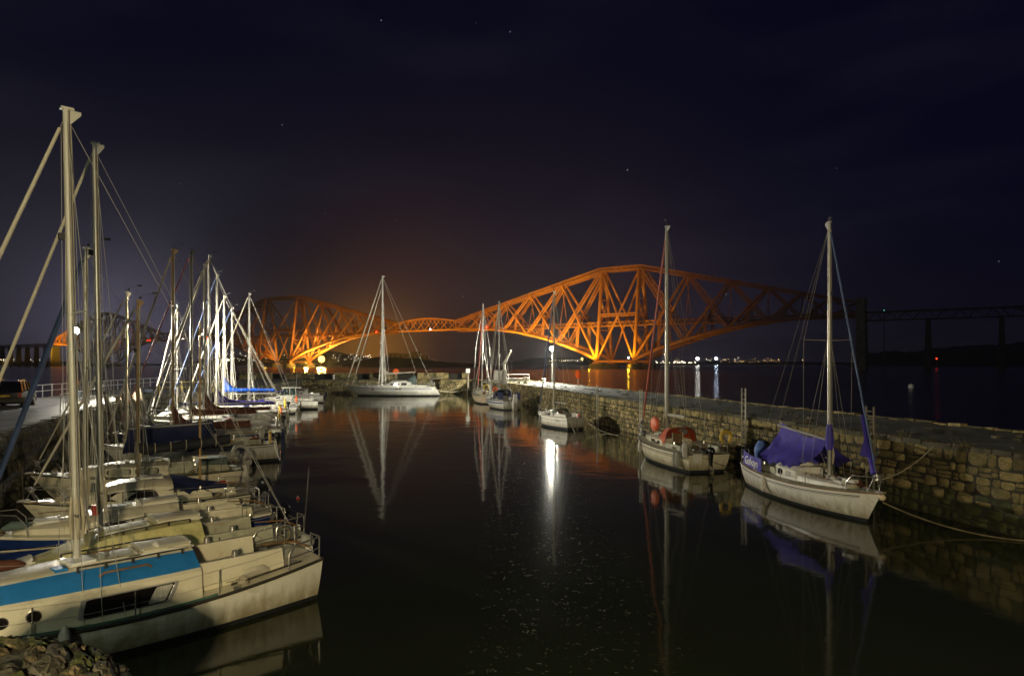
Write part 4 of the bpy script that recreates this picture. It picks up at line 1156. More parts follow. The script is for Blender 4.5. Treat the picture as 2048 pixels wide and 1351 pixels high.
    def deckgear(s, rng):
        """cleats, bow roller, vents, coil of rope"""
        for t, sy in ((.08, 1), (.08, -1), (.9, 0)):
            m = MB()
            x = -s.L/2+s.L*t; y = sy*s.hb(t)*.75; z = s.sheer(t)+.06; m.bar((x-.1, y, z+.05), (x+.1, y, z+.05), .03); m.bar((x-.03, y, z-.02), (x-.03, y, z+.05), .025); m.bar((x+.03, y, z-.02), (x+.03, y, z+.05), .025); m.build('cleat', STEEL, s.root)
        m = MB(); m.box((s.L/2-.05, 0, s.sheer(1)+.05), (.35, .12, .06)); m.build('bow_roller', STEEL, s.root)
        m = MB(); x = -s.L/2+s.L*rng.uniform(.78, .86); z = s.sheer(.82)+.08
        for k in range(3): m.torus((x, rng.uniform(-.1, .1), z+k*.03), .16-.02*k, .022, (0, 0, 1), 14, tseg=5)
        m.build('rope_coil', ROPE, s.root)
        if hasattr(s, 'secs') and len(s.secs) > 2:
            m = MB(); t = rng.uniform(s.secs[1][0], s.secs[-2][0]); x = -s.L/2+s.L*t; m.path([(x, .3*s.B*.4, s.roofz(t)-.02), (x, .3*s.B*.4, s.roofz(t)+.13), (x+.08, .3*s.B*.4, s.roofz(t)+.17)], [.05, .045, .06], 8); m.build('ventilator', WHITE, s.root, smooth=True)
        return s

RW_ = [(x, y) for x, y in RW]
grpR = 'boats moored along the right pier'
rng = random.Random(12)

def tomesh_text(txt, name, mt, parent, loc, rot, size, shear=0.0, ext=.004, align='CENTER', sx=1.0):
    cu = bpy.data.curves.new(name, 'FONT'); cu.body = txt; cu.size = size; cu.shear = shear; cu.extrude = ext; cu.align_x = align; cu.align_y = 'CENTER'; cu.resolution_u = 3
    tmp = bpy.data.objects.new(name, cu); COL.objects.link(tmp); bpy.context.view_layer.update()
    me = bpy.data.meshes.new_from_object(tmp.evaluated_get(bpy.context.evaluated_depsgraph_get()))
    bpy.data.objects.remove(tmp); me.materials.clear(); me.materials.append(mt)
    o = bpy.data.objects.new(name, me); COL.objects.link(o); o.parent = parent; o.location = loc; o.rotation_euler = rot; o.scale = (sx, 1, 1); return o

# ---------------- A: white boat with blue cabin top, nearest left
b = Boat('white sailing boat with blue painted cabin top, nearest in the left foreground', (-7.93, 13.42), 225, 8.3, 2.45, fb=.98, fm=.68, fs=.93, tw=.74, so=.1, oh=1.0, full=1.5)
b.hull(OLDWHITE, boot=ANTI, coam=.46, railw=.07, bottop=.10, deck=CREAM, cockpit=(.08, .33))
b.strip('side_stripe', CREAM, -.02, .05, .02)
b.band('hull_chine', OLDWHITE, lambda t: [b.sheer(t)*.44, b.sheer(t)*.47, b.sheer(t)*.50], .014, .35, .97)
b.cabin([(.33, 1.04, .92), (.40, 1.08, .95), (.62, 1.03, .93), (.76, .82, .80), (.86, .50, .55), (.93, .22, .06)], CREAM, shoulder=BLUEDECK, roof=CREAM, vs=.60, shf=.66)
b.band('side_deck_stripe', GREENDK, lambda t: [b.sheer(t)+.015, b.sheer(t)+.07], -.01, .3, .93)
b.window(.41, .585, .24, .84, 'box', (-.12, -.04), ALU, GLASS, curtain=True)
b.window(.655, .68, .42, .80, 'port', frame=STEEL); b.window(.71, .735, .36, .74, 'port', frame=STEEL)
b.hatch(.385, .9, .80, .10, CREAM, dz=.01); b.hatch(.52, 1.15, .62, .055, TAN, dz=.0); b.hatch(.80, .55, .55, .10, WHITE)
b.grabrail(.36, .58, DARKLINE); b.washboards(CREAM, .5, .5)
b.rig(.565, 10.2, r=.078, mt=WMAST, spread=((.55, .8),), fore=True, fr=.030, vane=False, lean=(.021, .0), r2=.066)
b.pushpit(.5, r=.018); b.pulpit(); b.lifelines(3, .5); b.rudder(WHITE); b.fender(.62, 1, z=.55); b.deckgear(rng); b.outboard(-.5, .7, -12, .8, GREYP)
m = MB(); m.box((.25+.3, .15, b.roofz(.6)+.05), (.42, .5, .05), .2); m.build('white_deck_pad', LETTER, b.root)
m = MB(); m.box((.9, .35, b.roofz(.62)-.0), (.2, .28, .06), .1); m.build('blue_deck_pad', BLUEDECK, b.root)
for sy in (-1, 1):
    p = b.cs(.49, 1.0, sy, .0); m = MB(); x = p.x
    m.path([(x-.45, sy*.80, b.sheer(.49)+.80), (x-.35, sy*.83, b.sheer(.49)+.86), (x+.35, sy*.83, b.sheer(.49)+.86), (x+.45, sy*.80, b.sheer(.49)+.80)], .022, 6); m.build('grab_handle', TEAK, b.root, smooth=True)
    m = MB(); m.bar((-2.0, sy*1.0, b.sheer(.25)+.09), (-3.6, sy*.93, b.sheer(.06)+.11), .035, .03); m.build('jib_track', DARKLINE, b.root)
    for k_, (t_, dz_) in enumerate(((.25, .0), (.44, .0), (.58, .0), (.72, .0))):
        m = MB(); pp = Vector((-b.L/2+b.L*t_, sy*b.hb(t_)*.96, b.sheer(t_)+.04)); m.box(pp, (.16, .05, .05)); m.build('fairlead', STEEL, b.root)
m = MB(); m.path([b.P(.10+.02*math.sin(i*1.1), b.sheer(.1)-.02-.09*i, -1, .03) for i in range(6)], .012, 5); m.build('trailing_line', ROPE, b.root)
m = MB(); m.path([(-3.3, .2, b.sheer(.1)+.1), (-3.0, -.2, b.sheer(.1)+.14), (-3.4, -.3, b.sheer(.1)+.12), (-3.5, .1, b.sheer(.1)+.16), (-3.1, .3, b.sheer(.1)+.15), (-2.95, 0, b.sheer(.1)+.18)], .016, 6); m.build('loose_rope', ROPE, b.root, smooth=True)
m = MB(); m.torus((-b.L/2+.2, -.55, b.sheer(0)+.35), .16, .02, (1, .3, 0), 16, tseg=6); m.build('rope_coil', ROPED, b.root, smooth=True)
m = MB(); m.path([(b.mx-.1, .03, b.mzb+.9), (b.mx-.9, .25, b.mzb+.1), (-1.4, .5, b.roofz(.35)+.03)], .01, 5); m.build('control_line', ROPE, b.root)
for y_ in (-.55, -.2, .2, .55):
    m = MB(); m.bar((-1.35, y_*.8, b.roofz(.35)+.0), (.4, y_*.5, b.roofz(.55)+.02), .012, .02); m.build('roof_seam', DARKLINE, b.root)
# ---------------- A2
b = Boat('cream cabin sailing boat with double sliding hatch lying just behind the blue topped boat', (-8.85, 15.9), 224, 7.9, 2.15, fb=.95, fm=.74, fs=.9, tw=.8, so=.1, oh=1.0)
b.hull(BUFF, coam=.4, railw=.06, deck=TAN, cockpit=(.08, .33))
b.cabin([(.33, .88, .90), (.42, .92, .92), (.58, .86, .84), (.70, .66, .5), (.82, .4, .28), (.87, .2, .04)], mat('yellowed_gelcoat', (.66, .60, .28), .38, var=.2, scale=1.5, dirt=((.35, .32, .10), .5, .75, 2.0)), vs=.62)
b.window(.42, .60, .3, .85, 'box', (0, .04), DARKLINE)
b.hatch(.385, .95, .78, .11, CREAM, dz=.01); b.hatch(.52, .85, .6, .06, TAN); b.hatch(.78, .5, .5, .09, WHITE)
b.grabrail(.36, .6, DARKLINE); b.washboards(CREAM)
b.rig(.58, 10.35, r=.062, mt=ALU, spread=((.55, .8),), fore=True, fr=.028, vane=False, lean=(.016, 0))
b.pushpit(.5, r=.018); b.pulpit(); b.lifelines(3, .5); b.rudder(WHITE); b.deckgear(rng)
# ---------------- B blue hull
b = Boat('dark blue hulled sailing boat with cream cabin and two oval side windows', (-10.6, 19.1), 215.5, 7.1, 2.3, fb=1.1, fm=.9, fs=.92, tw=.7, so=.2)
b.hull(NAVYH, railw=.06, rail=CREAM, deck=CREAM, cockpit=(.06, .34)); b.strip('sheer_band', CREAM, -.01, .05, .014)
b.cabin([(.35, .80, .62), (.42, .84, .60), (.60, .80, .52), (.70, .66, .34), (.84, .40, .24), (.89, .2, .03)], CREAM, roof=CREAM, vs=.66)
b.window(.40, .50, .3, .85, 'oval', frame=ALU); b.window(.53, .62, .32, .85, 'oval', frame=ALU)
b.hatch(.41, .85, .7, .10, CREAM); b.hatch(.55, .6, .5, .05, TAN); b.hatch(.78, .5, .5, .08, WHITE); b.washboards(TEAK)
b.rig(.66, 8.5, r=.06, mt=OLDWOOD if False else ALU, spread=((.55, .65),), fore=True, foremat=SAILB, fr=.055)
b.fender(.46, 1); b.fender(.60, 1); b.fender(.36, -1); b.pushpit(); b.pulpit(); b.lifelines(3, .5); b.rudder(WHITE); b.outboard(.3, .62, -42, .95); b.deckgear(rng)
m = MB(); m.bar((-3.8, -.35, 1.0), (-4.7, -.5, .35), .06, .04); m.build('oar_blade', OLDWOOD, b.root)
# ---------------- C cream with wide dark window
b = Boat('cream cabin boat with one long dark swept window and tilted black outboard', (-12.4, 22.9), 212, 6.6, 2.3, fb=1.1, fm=.88, fs=.85, tw=.75, so=.15)
b.hull(CREAM, railw=.05, deck=CREAM, cockpit=(.06, .36))
b.cabin([(.37, .86, .66), (.45, .90, .72), (.60, .86, .62), (.74, .62, .34), (.84, .34, .12), (.87, .2, .03)], CREAM, roof=CREAM, vs=.72)
b.window(.44, .69, .25, .86, 'round', (.12, -.10), DARKLINE, GLASS)
b.hatch(.46, .6, .6, .06, WHITE); b.washboards(TEAK)
b.rig(.52, 7.5, r=.055, mt=WOOD, spread=((.58, .55),), fore=True, foremat=SAILW, fr=.035)
b.boom(2.45, 2.9, BLACKC, .30, .34, luff=.2, w_=.2, droop=-.22, mt=WOOD)
b.boomtent(1.66, 1.2, -.86, -2.6, .85, .45, NAVY, .22, 'cockpit_cover', sag=.03)
b.outboard(.45, .78, -38, 1.1); b.pushpit(.4); b.pulpit(.45); b.lifelines(2, .42); b.rudder(GREYP); b.deckgear(rng)
m = MB(); m.path([(b.mx-1.95, -.35, .95), (b.mx-1.95, -.35, 6.9)], [.045, .035], 10); o = m.build('mizzen_mast', WOOD, b.root, smooth=True)
m = MB(); m.box((b.mx-1.95, -.35, 2.1), (.5, .26, .07)); m.build('crosstree', CREAM, o)
# ---------------- D navy boom tent
b = Boat('cream boat under a long navy boom tent with a pale horseshoe buoy', (-15.2, 28.0), 207, 7.6, 2.5, fb=1.15, fm=.9, fs=.92)
b.hull(CREAM, railw=.05, deck=TAN, cockpit=(.06, .36))
b.cabin([(.37, .86, .55), (.45, .92, .55), (.62, .84, .48), (.76, .6, .3), (.84, .36, .05)], CREAM, roof=TAN, vs=.72)
b.window(.42, .52, .25, .85, 'round', frame=DARKLINE, glass=TAN); b.window(.55, .65, .25, .85, 'round', frame=DARKLINE, glass=TAN)
b.hatch(.45, .7, .65, .08, WHITE); b.washboards(TEAK)
b.rig(.57, 8.3, r=.05, mt=ALU, spread=((.55, .65),), fore=True, fr=.03)
b.boom(2.75, 3.1, None, droop=-.12); b.boomtent(2.8, 3.0, b.mx-.05, b.mx-3.25, 1.0, .95, NAVY, 1.05, sag=.02)
b.horseshoe((-3.72, .75, 1.62), GREYP, .30, (.3, 1, 0)); b.pushpit(.6); b.pulpit(); b.lifelines(3); b.rudder(); b.outboard(-.4, .7, 0, .9, GREYP); b.deckgear(rng); b.fender(.5, 1)
m = MB(); m.box((-2.6, .2, 1.2), (1.3, 1.2, .5), .1, taper=.8); m.build('cockpit_tarpaulin', GREYC, b.root)
# ---------------- E white hull with brown sail, ochre mast
b = Boat('plain white hulled sailing boat with ochre mast and reddish brown sail cover, fourth row back', (-17.4, 36.9), 203, 8.4, 2.7, fb=1.2, fm=.98, fs=.98, tw=.6, so=-.35)
b.hull(WHITE, railw=.05, rail=DARKLINE, deck=TAN, cockpit=(.06, .34)); b.strip('cove_line', DARKLINE, .12, .15, .012)
b.cabin([(.35, .82, .5), (.44, .9, .5), (.62, .8, .42), (.76, .55, .3), (.82, .34, .05)], WHITE, vs=.7)
b.window(.42, .60, .25, .85, 'box', frame=DARKLINE)
b.hatch(.44, .7, .65, .08, WHITE); b.washboards()
b.rig(.60, 11.5, r=.085, mt=WOOD, spread=((.38, .9), (.70, .6)), fore=True, foremat=SAILW, fr=.045)
b.boom(1.95, 3.9, BROWN, .38, .42, luff=1.05, w_=.2, mt=WOOD)
b.pushpit(.6); b.pulpit(); b.lifelines(4); b.rudder(); b.deckgear(rng); b.horseshoe((-3.6, .8, 1.6), FENDER, .26, (1, .2, 0)); b.outboard(-.5, 1.0, 0, .85)
m = MB(); m.box((-4.05, .5, 1.35), (.12, .3, .6)); m.box((-4.05, .5, .95), (.12, .18, .5)); m.build('yellow_outboard_bracket', YELLOW, b.root)
# ---------------- G navy hull, dark mast
b = Boat('navy blue hulled yacht with white line and near black mast beyond the brown covered boat', (-19.4, 42.6), 205, 9.4, 2.9, fb=1.25, fm=1.02, fs=1.05, tw=.62)
b.hull(NAVYH, railw=.05, rail=WHITE, deck=TAN, cockpit=(.06, .34)); b.strip('white_cove_line', WHITE, .30, .36, .012)
b.cabin([(.35, .86, .5), (.44, .95, .5), (.62, .86, .44), (.78, .55, .3), (.84, .34, .05)], WHITE, vs=.7)
b.window(.42, .64, .25, .85, 'box', (0, .05), frame=DARKLINE)
b.rig(.56, 12.4, r=.085, mt=DMAST, spread=((.4, .9), (.68, .7)), fore=True, foremat=SAILR, fr=.035)
b.boom(2.3, 3.8, BROWN, .3, .3, luff=.3, w_=.18); b.sprayhood(.36, .8, .62, .9, BROWN)
b.pushpit(.6); b.pulpit(); b.lifelines(4); b.rudder(NAVYH); b.deckgear(rng); b.horseshoe((-4.4, .9, 1.7), FENDER, .27, (1, 0, 0)); b.fender(.3, 1); b.fender(.5, 1)
# ---------------- H..L
def std(label, loc, head, L, B, hullm, mastm, tm, H, cover, zb_, blen, h0, h1, luff, fore=None, spreads=((.4, .9), (.68, .7)), r=.068, lean=(0, 0), hood=None, radar=False, deck=WHITE, refl=None, stripe=None, win='box', grp='sailing boats moored along the left quay', outb=False, tent=None, **k):
    b = Boat(label, loc, head, L, B, grp, **k)
    b.hull(hullm, railw=.05, rail=DARKLINE, deck=deck, cockpit=(.06, .34))
    if stripe: b.strip('cove_line', stripe, .14, .20, .012)
    q = B/2.8
    b.cabin([(.35, .86*q, .5), (.44, .95*q, .5), (.62, .86*q, .44), (.78, .55*q, .3), (.84, .34*q, .05)], WHITE, vs=.7)
    if win == 'box': b.window(.42, .64, .25, .85, 'box', (0, .05), frame=DARKLINE)
    else: b.window(.42, .50, .3, .85, 'round', frame=ALU); b.window(.54, .62, .3, .85, 'round', frame=ALU)
    b.hatch(.43, .7, .65, .08, WHITE); b.washboards()
    b.rig(tm, H, r=r, mt=mastm, spread=spreads, fore=bool(fore), foremat=fore or SAILW, fr=.055, lean=lean, radar=radar)
    b.boom(zb_, blen, cover, h0, h1, luff=luff, w_=.2)
    if refl: b.reflector(refl)
    if hood: b.sprayhood(.36, .8*q, .62, .9, hood)
    b.pushpit(.6); b.pulpit(); b.lifelines(4); b.rudder(); b.deckgear(rng); b.fender(.3, 1); b.fender(.55, 1)
    b.horseshoe((-L/2+.1, .8, b.fs+.65), rng.choice([FENDER, YELLOW, ORANGE]), .27, (1, 0, 0))
    if outb: b.outboard(-.6, 1.0, 0, .9)
    return b
std('white sailing boat with cream mast and drooping dark brown sail cover in the left row', (-21.2, 48.4), 204, 9.0, 2.8, WHITE, WMAST, .56, 12.4, BROWN, 2.15, 4.4, .30, .24, 1.1, SAILW, refl=9.5, hood=BROWN, outb=True)
std('white yacht with grey mast between the brown and the indigo covered boats', (-22.9, 53.2), 203, 9.4, 2.9, WHITE, ALU, .57, 13.8, None, 2.3, 4.0, .3, .25, .3, SAILW, stripe=NAVYH, hood=GREYC, radar=.5)
b = std('white sailing boat with a deep indigo sail cover in the left row', (-24.2, 57.4), 202, 9.0, 2.8, WHITE, ALU, .56, 12.9, INDIGO, 2.0, 4.6, .62, .30, .9, SAILB, win='round', refl=8.5)
b = std('sailing boat with the brightest blue sail cover in the left row', (-25.6, 63.0), 201, 9.0, 2.8, CREAM, WMAST, .60, 11.6, BRIGHTB, 2.9, 4.4, .42, .30, 1.2, SAILW, hood=NAVY, refl=6.6)
std('buff yacht with bare boom just beyond the bright blue covered boat', (-27.4, 68.0), 201, 9.2, 2.8, BUFF, ALU, .55, 11.0, None, 2.4, 4.0, .3, .25, .3, SAILB, stripe=BOOT, radar=.45, outb=True)
std('last sailing boat of the left row, white with one tall slender mast', (-27.9, 73.0), 199, 9.4, 2.9, WHITE, ALU, .52, 12.9, NAVY, 2.4, 3.8, .26, .22, .2, SAILW, stripe=NAVYH, hood=INDIGO)
b = std('small white sloop tucked inside the left row against the quay', (-28.6, 59.0), 250, 6.5, 2.2, WHITE, ALU, .56, 10.4, NAVY, 1.9, 2.8, .26, .2, .2, SAILW)

# ---------------- R1 white boat right foreground
b = Boat('white sailing boat with blue boom tent and lettered cockpit cloth, nearest right', (11.62, 26.75), -81.5, 8.4, 2.35, grpR, fb=1.1, fm=.86, fs=.95, tw=.60, so=.35, oh=.75)
b.hull(WHITE, railw=.05, rail=TEAK, deck=TAN, cockpit=(.08, .36), bottop=.12); b.strip('cove_line', DARKLINE, .13, .16, .012, .02, .93); b.strip('lower_cove_line', DARKLINE, .19, .205, .012, .02, .93)
b.cabin([(.36, .74, .62), (.41, .78, .60), (.53, .74, .52), (.535, .70, .30), (.66, .60, .26), (.80, .36, .18), (.84, .2, .03)], WHITE, vs=.72)
b.window(.39, .435, .3, .85, 'round', frame=WHITE); b.window(.455, .505, .3, .85, 'round', frame=WHITE, glass=CURT)
b.hatch(.44, .7, .6, .08, WHITE); b.hatch(.76, .5, .5, .10, WHITE); b.grabrail(.56, .70)
b.rig(.66, 10.65, zb=1.22, r=.078, mt=ALU, spread=((.535, .98),), fore=True, foremat=SAILB, fr=.028, backstay=True)
b.boom(2.55, 3.5, None, droop=-.25)
b.boomtent(2.62, 2.95, b.mx-.12, b.mx-3.3, 1.0, .9, INDIGO, 1.35, sag=.25)
m = MB(); p0 = b.mat_(2.2); m.path([b.mat_(2.2), b.mat_(2.5), b.mat_(2.9), b.mat_(3.15)], [.13, .15, .12, .09], 10); m.build('mast_collar_cover', INDIGO, b.root, smooth=True)
m = MB(); q = Vector((b.L/2-.45, 0, b.sheer(1)+.55)); m.slab([q+Vector((0, 0, .0)), q+Vector((-.55, 0, 2.0)), q+Vector((-.25, 0, .9)), q+Vector((.12, 0, .1))], .14); m.slab([q+Vector((-.45, .05, 1.3)), q+Vector((-.05, .15, .5)), q+Vector((-.25, -.3, .65))], .05); m.build('jib_tack_cloth', INDIGO, b.root)
# dodger cloth on the port quarter, facing the camera side
for sy in (-1, 1):
    rows = []
    for i in range(9):
        t = .045+.25*i/8; rows.append([Vector((-b.L/2+b.L*t, sy*(b.hb(t)*.93+.02), b.sheer(t)+.03+(.56-.05*math.sin(PI*i/8)+.05*(1-i/8))*k/3)) for k in range(4)])
    m = MB(); m.loft(rows, False, False, False); n0 = len(m.v); m.v += [(v[0], v[1]-sy*.015, v[2]) for v in m.v[:n0]]; m.f += [tuple(reversed([n0+i for i in f])) for f in m.f[:]]; m.m = [0]*len(m.f)
    dc = m.build('dodger_cloth', INDIGO, b.root, smooth=60)
t = .165; x = -b.L/2+b.L*t; sl = math.atan2((b.hb(.2)-b.hb(.1))*.93, .1*b.L)
side = -1
tomesh_text('Gulvayn', 'boat_name', LETTER, b.root, (x+.02, side*(b.hb(t)*.93+.045), b.sheer(t)+.30), (R(90), 0, -sl), .50, .30, .004)
m = MB(); m.path([(-b.L/2+.3, .1, 1.2), (-b.L/2+.3, .1, 1.45), (-b.L/2+.3, .12, 1.75), (-b.L/2+.32, .12, 1.95)], [.24, .27, .24, .1], 10); m.build('blue_outboard_cover', mat('sky_blue_canvas', (.08, .17, .55), .6, bump=.8, bscale=10), b.root, smooth=True)
m = MB(); m.path([(-1.5, -.5, 1.75), (b.mx-.1, .1, 2.35)], .03, 6); m.build('spinnaker_pole', ALU, b.root)
m = MB(); m.path([(b.mx+.35, -.3, 1.27), (b.mx+.7, -.32, 1.27)], .07, 8); m.box((b.mx+1.5, -.2, 1.32), (.5, .22, .12), .2); m.build('deck_bundle', FENDER, b.root)
b.pushpit(.6, r=.02); b.pulpit(.55, r=.022); b.lifelines(2, .5, .3, .84); b.rudder(TEAK); b.deckgear(rng); b.washboards(TEAK); b.fender(.4, 1); b.fender(.6, 1)
m = MB(); m.ball((b.L/2+.02, 0, b.sheer(1)-.12), .11, 8, 6); m.build('bow_fender', BUFF, b.root)
R1 = b
# ---------------- R2 orange sprayhood
b = Boat('cream white boat with orange sprayhood and orange buoy by the right pier', (8.75, 37.4), 105, 7.7, 2.75, grpR, fb=1.3, fm=1.0, fs=.95, tw=.82, so=.25, oh=.7)
b.hull(CREAM, railw=.05, rail=DARKLINE, deck=TAN, cockpit=(.05, .40), bottop=.14); b.strip('upper_cove_line', DARKLINE, .14, .18, .012, 0, .95); b.strip('cove_line', DARKLINE, .23, .26, .012, 0, .95)
b.cabin([(.42, .9, .42), (.50, .94, .42), (.66, .8, .36), (.78, .5, .22), (.82, .3, .03)], CREAM, vs=.75)
b.window(.46, .60, .2, .8, 'box', frame=DARKLINE)
b.hatch(.68, .45, .45, .08, WHITE)
b.rig(.57, 13.0, zb=1.5, r=.12, mt=ALU, spread=((.45, .85),), fore=True, foremat=SAILR, fr=.05, vane=True)
b.boom(2.62, 1.9, SAILW, .16, .12, w_=.09, wob=.008)
b.sprayhood(.37, .92, .88, 1.15, ORANGEC, zbase=1.15)
m = MB(); m.ball((b.mx+.35, .55, 2.05), .42, 14, 10, (1, .45, 1)); m.build('orange_dan_buoy', mat('faded_orange_buoy', (.75, .16, .07), .5), b.root, smooth=True)
b.horseshoe((-3.7, -1.0, 1.75), YELLOW, .28, (1, 0, 0)); b.washboards(TEAK, .55, .8)
b.outboard(.1, .75, 0, 1.0); b.pushpit(.6, r=.02); b.pulpit(.6, r=.022); b.lifelines(3, .5); b.rudder(WHITE); b.deckgear(rng)
b.fender(.10, 1, GREYP, .13, .7); b.fender(.14, 1, GREYP, .1, .6); b.fender(.02, 1, FENDER, .14, .75, z=1.15); b.fender(.3, -1); b.fender(.6, -1)
m = MB(); m.bar((-3.86, .7, .5), (-3.9, .7, .98), .5, .03); m.build('boarding_step', WHITE, b.root)
R2 = b
# ---------------- R3
b = Boat('small white sailing boat lying alone in front of the right wall, mid harbour', (3.8, 58.4), 118, 6.0, 2.15, grpR, fb=1.15, fm=.98, fs=.98, tw=.8, so=.05, oh=.6)
b.hull(WHITE, railw=.05, rail=CREAM, deck=WHITE, cockpit=(.06, .40), bottop=.2); b.strip('cove_line', DARKLINE, .22, .25, .012)
b.cabin([(.41, .76, .42), (.50, .8, .46), (.66, .66, .36), (.78, .42, .2), (.82, .3, .03)], WHITE, vs=.7)
b.window(.46, .53, .2, .85, 'box'); b.window(.56, .62, .2, .8, 'box'); b.hatch(.5, .6, .55, .08, WHITE)
b.rig(.56, 11.6, r=.08, mt=WMAST, spread=((.5, .75),), fore=True, foremat=SAILB, fr=.05); b.boom(2.1, 1.9, None)
b.sprayhood(.36, .75, .6, .8, GREYC); b.pushpit(.6); b.pulpit(.6); b.lifelines(3); b.rudder(); b.fender(.1, -1, r=.25, l=.6, z=.35); b.deckgear(rng); b.washboards()
tomesh_text('SV 24', 'hull_lettering', DARKTXT, b.root, (-b.L/2+b.L*.2, b.hw(.2, .65)+.03, .68), (R(90), 0, PI), .22)
R3 = b
# ---------------- R4 / R5
b = Boat('white boat with navy sprayhood and blue hull stripe near the pier head', (-1.45, 83.2), 112, 8.0, 2.9, grpR, fb=1.3, fm=1.1, fs=1.1, tw=.82, so=.1)
b.hull(WHITE, railw=.05, deck=WHITE, cockpit=(.05, .40), bottop=.14); b.strip('blue_cove_stripe', BOOT, .2, .34, .014)
b.cabin([(.42, .95, .42), (.50, 1.0, .42), (.66, .85, .36), (.78, .5, .22), (.82, .3, .03)], WHITE, vs=.75); b.window(.46, .62, .2, .8, 'box')
b.rig(.54, 13.0, r=.09, mt=ALU, spread=((.48, .95),), fore=True, foremat=SAILW, fr=.06, vane=True); b.boom(3.0, 2.9, None)
b.sprayhood(.34, 1.1, 1.15, 1.3, NAVY, zbase=1.2)
for sy in (-1, 1):
    m = MB(); m.box((-2.9, sy*1.1, 1.6), (1.6, .04, .8)); m.build('dodger_cloth', NAVY, b.root)
m = MB(); 
for k in range(4): m.bar((-4.06, .15, .3+k*.3), (-4.06, .6, .3+k*.3), .05, .04)
m.bar((-4.06, .15, .1), (-4.06, .15, 1.8), .04); m.bar((-4.06, .6, .1), (-4.06, .6, 1.8), .04); m.build('stern_ladder', STEEL, b.root)
b.rudder(WHITE, w_=.5); m = MB(); m.box((-4.2, -.25, .9), (.2, .5, 1.9), taper=.9); m.build('white_rudder_cover', LETTER, b.root)
b.pushpit(.65); b.pulpit(); b.lifelines(3); b.deckgear(rng); b.fender(.2, -1); b.fender(.5, -1)
b = Boat('buff hulled sailing boat with stern gantry, furthest along the right pier', (-4.0, 95.2), 104, 8.6, 3.0, grpR, fb=1.35, fm=1.15, fs=1.15, tw=.84, so=.1)
b.hull(BUFF, railw=.06, deck=TAN, cockpit=(.05, .38), bottop=.2); b.strip('cove_line', DARKLINE, .2, .24, .012)
b.cabin([(.40, .95, .5), (.50, 1.0, .5), (.66, .85, .4), (.78, .5, .22), (.82, .3, .03)], CREAM, vs=.75); b.window(.46, .62, .2, .8, 'box')
b.rig(.60, 13.8, r=.10, mt=WMAST, spread=((.48, 1.0),), fore=True, foremat=SAILR, fr=.06, lean=(0, -.012)); b.boom(2.9, 3.2, SAILW, .2, .2, w_=.12)
b.pushpit(.9, r=.03); b.pulpit(); b.lifelines(3); b.horseshoe((-4.3, .5, 2.3), YELLOW, .32, (1, 0, 0)); b.horseshoe((-4.3, -.7, 2.0), ORANGE, .25, (1, 0, 0)); b.deckgear(rng); b.rudder(TEAK); b.washboards()
m = MB()
for sy in (-1, 1): m.path([(-4.2, sy*1.0, 1.2), (-4.2, sy*1.0, 3.1), (-3.6, sy*.9, 3.3)], .035, 6)
m.path([(-4.2, -1, 3.1), (-4.2, 1, 3.1)], .035, 6); m.box((-3.9, 0, 3.3), (.9, 1.2, .05)); m.build('stern_gantry', STEEL, b.root)
# ---------------- big yacht
b = Boat('big white pilothouse yacht lying broadside in front of the far harbour wall', (-20.7, 115.3), 179, 15.0, 4.3, 'visiting yacht', 'yacht', 'yacht', fb=1.75, fm=1.5, fs=1.5, tw=.72, so=-1.1, oh=2.2)
b.hull(WHITE, railw=.08, rail=WHITE, deck=WHITE, cockpit=(.07, .25), bottop=.22)
b.strip('cove_stripe', BOOT, .26, .33, .015, .02, .97); b.strip('upper_cove_line', DARKLINE, .10, .13, .014, .02, .97)
b.band('lower_cove_line', DARKLINE, lambda t: [.60, .66], .015, .18, .72)
b.cabin([(.24, 1.35, .95), (.30, 1.4, 1.15), (.46, 1.35, 1.15), (.52, 1.25, .55), (.56, 1.2, .32), (.80, .9, .25), (.84, .5, .05)], WHITE, vs=.75)
for t0, t1 in ((.29, .35), (.365, .40), (.415, .475)): b.window(t0, t1, .35, .9, 'box', frame=WHITE)
for t in (.35, .39, .66):
    for sy in (-1, 1):
        m = MB(); p = b.P(t, 1.22, sy, .02); m.box(p, (.42, .05, .17)); m.build('hull_port', GLASS, b.root)
b.rig(.58, 20.2, r=.15, mt=WMAST, spread=((.36, 1.1), (.66, .9)), fore=True, foremat=SAILW, fr=.10, radar=.38); b.reflector(15.5, .25, .8)
bow = Vector((b.L/2-.5-.7, 0, b.sheer(.95)+.1)); 
m = MB(); m.path([b.mat_(18.6).lerp(bow, i/8) for i in range(9)], [.06, .09, .11, .12, .12, .12, .12, .11, .08], 8); m.build('furled_staysail', SAILW, b.root, smooth=True)
b.boom(3.6, 5.6, SAILW, .45, .16, luff=.9, w_=.13, droop=-.45, wob=.01); b.sprayhood(.21, 1.25, 1.5, 1.5, GREYC, zbase=1.9)
b.pushpit(.8, r=.03); b.pulpit(.8, r=.03); b.lifelines(6, .7); b.deckgear(rng)
for sy in (-1, 1): MB().path([(-6.6, sy*.9, 1.5), (-7.3, sy*.9, 3.0), (-8.9, sy*.9, 3.25)], .07, 6).build('stern_davit', STEEL, b.root)
# anchor on the bow
m = MB(); m.bar((7.35, 0, 1.75), (7.8, 0, 1.55), .08); m.slab([(7.6, -.25, 1.2), (7.95, 0, 1.5), (7.6, .25, 1.2)], .08); m.build('anchor', STEEL, b.root)
YB = b

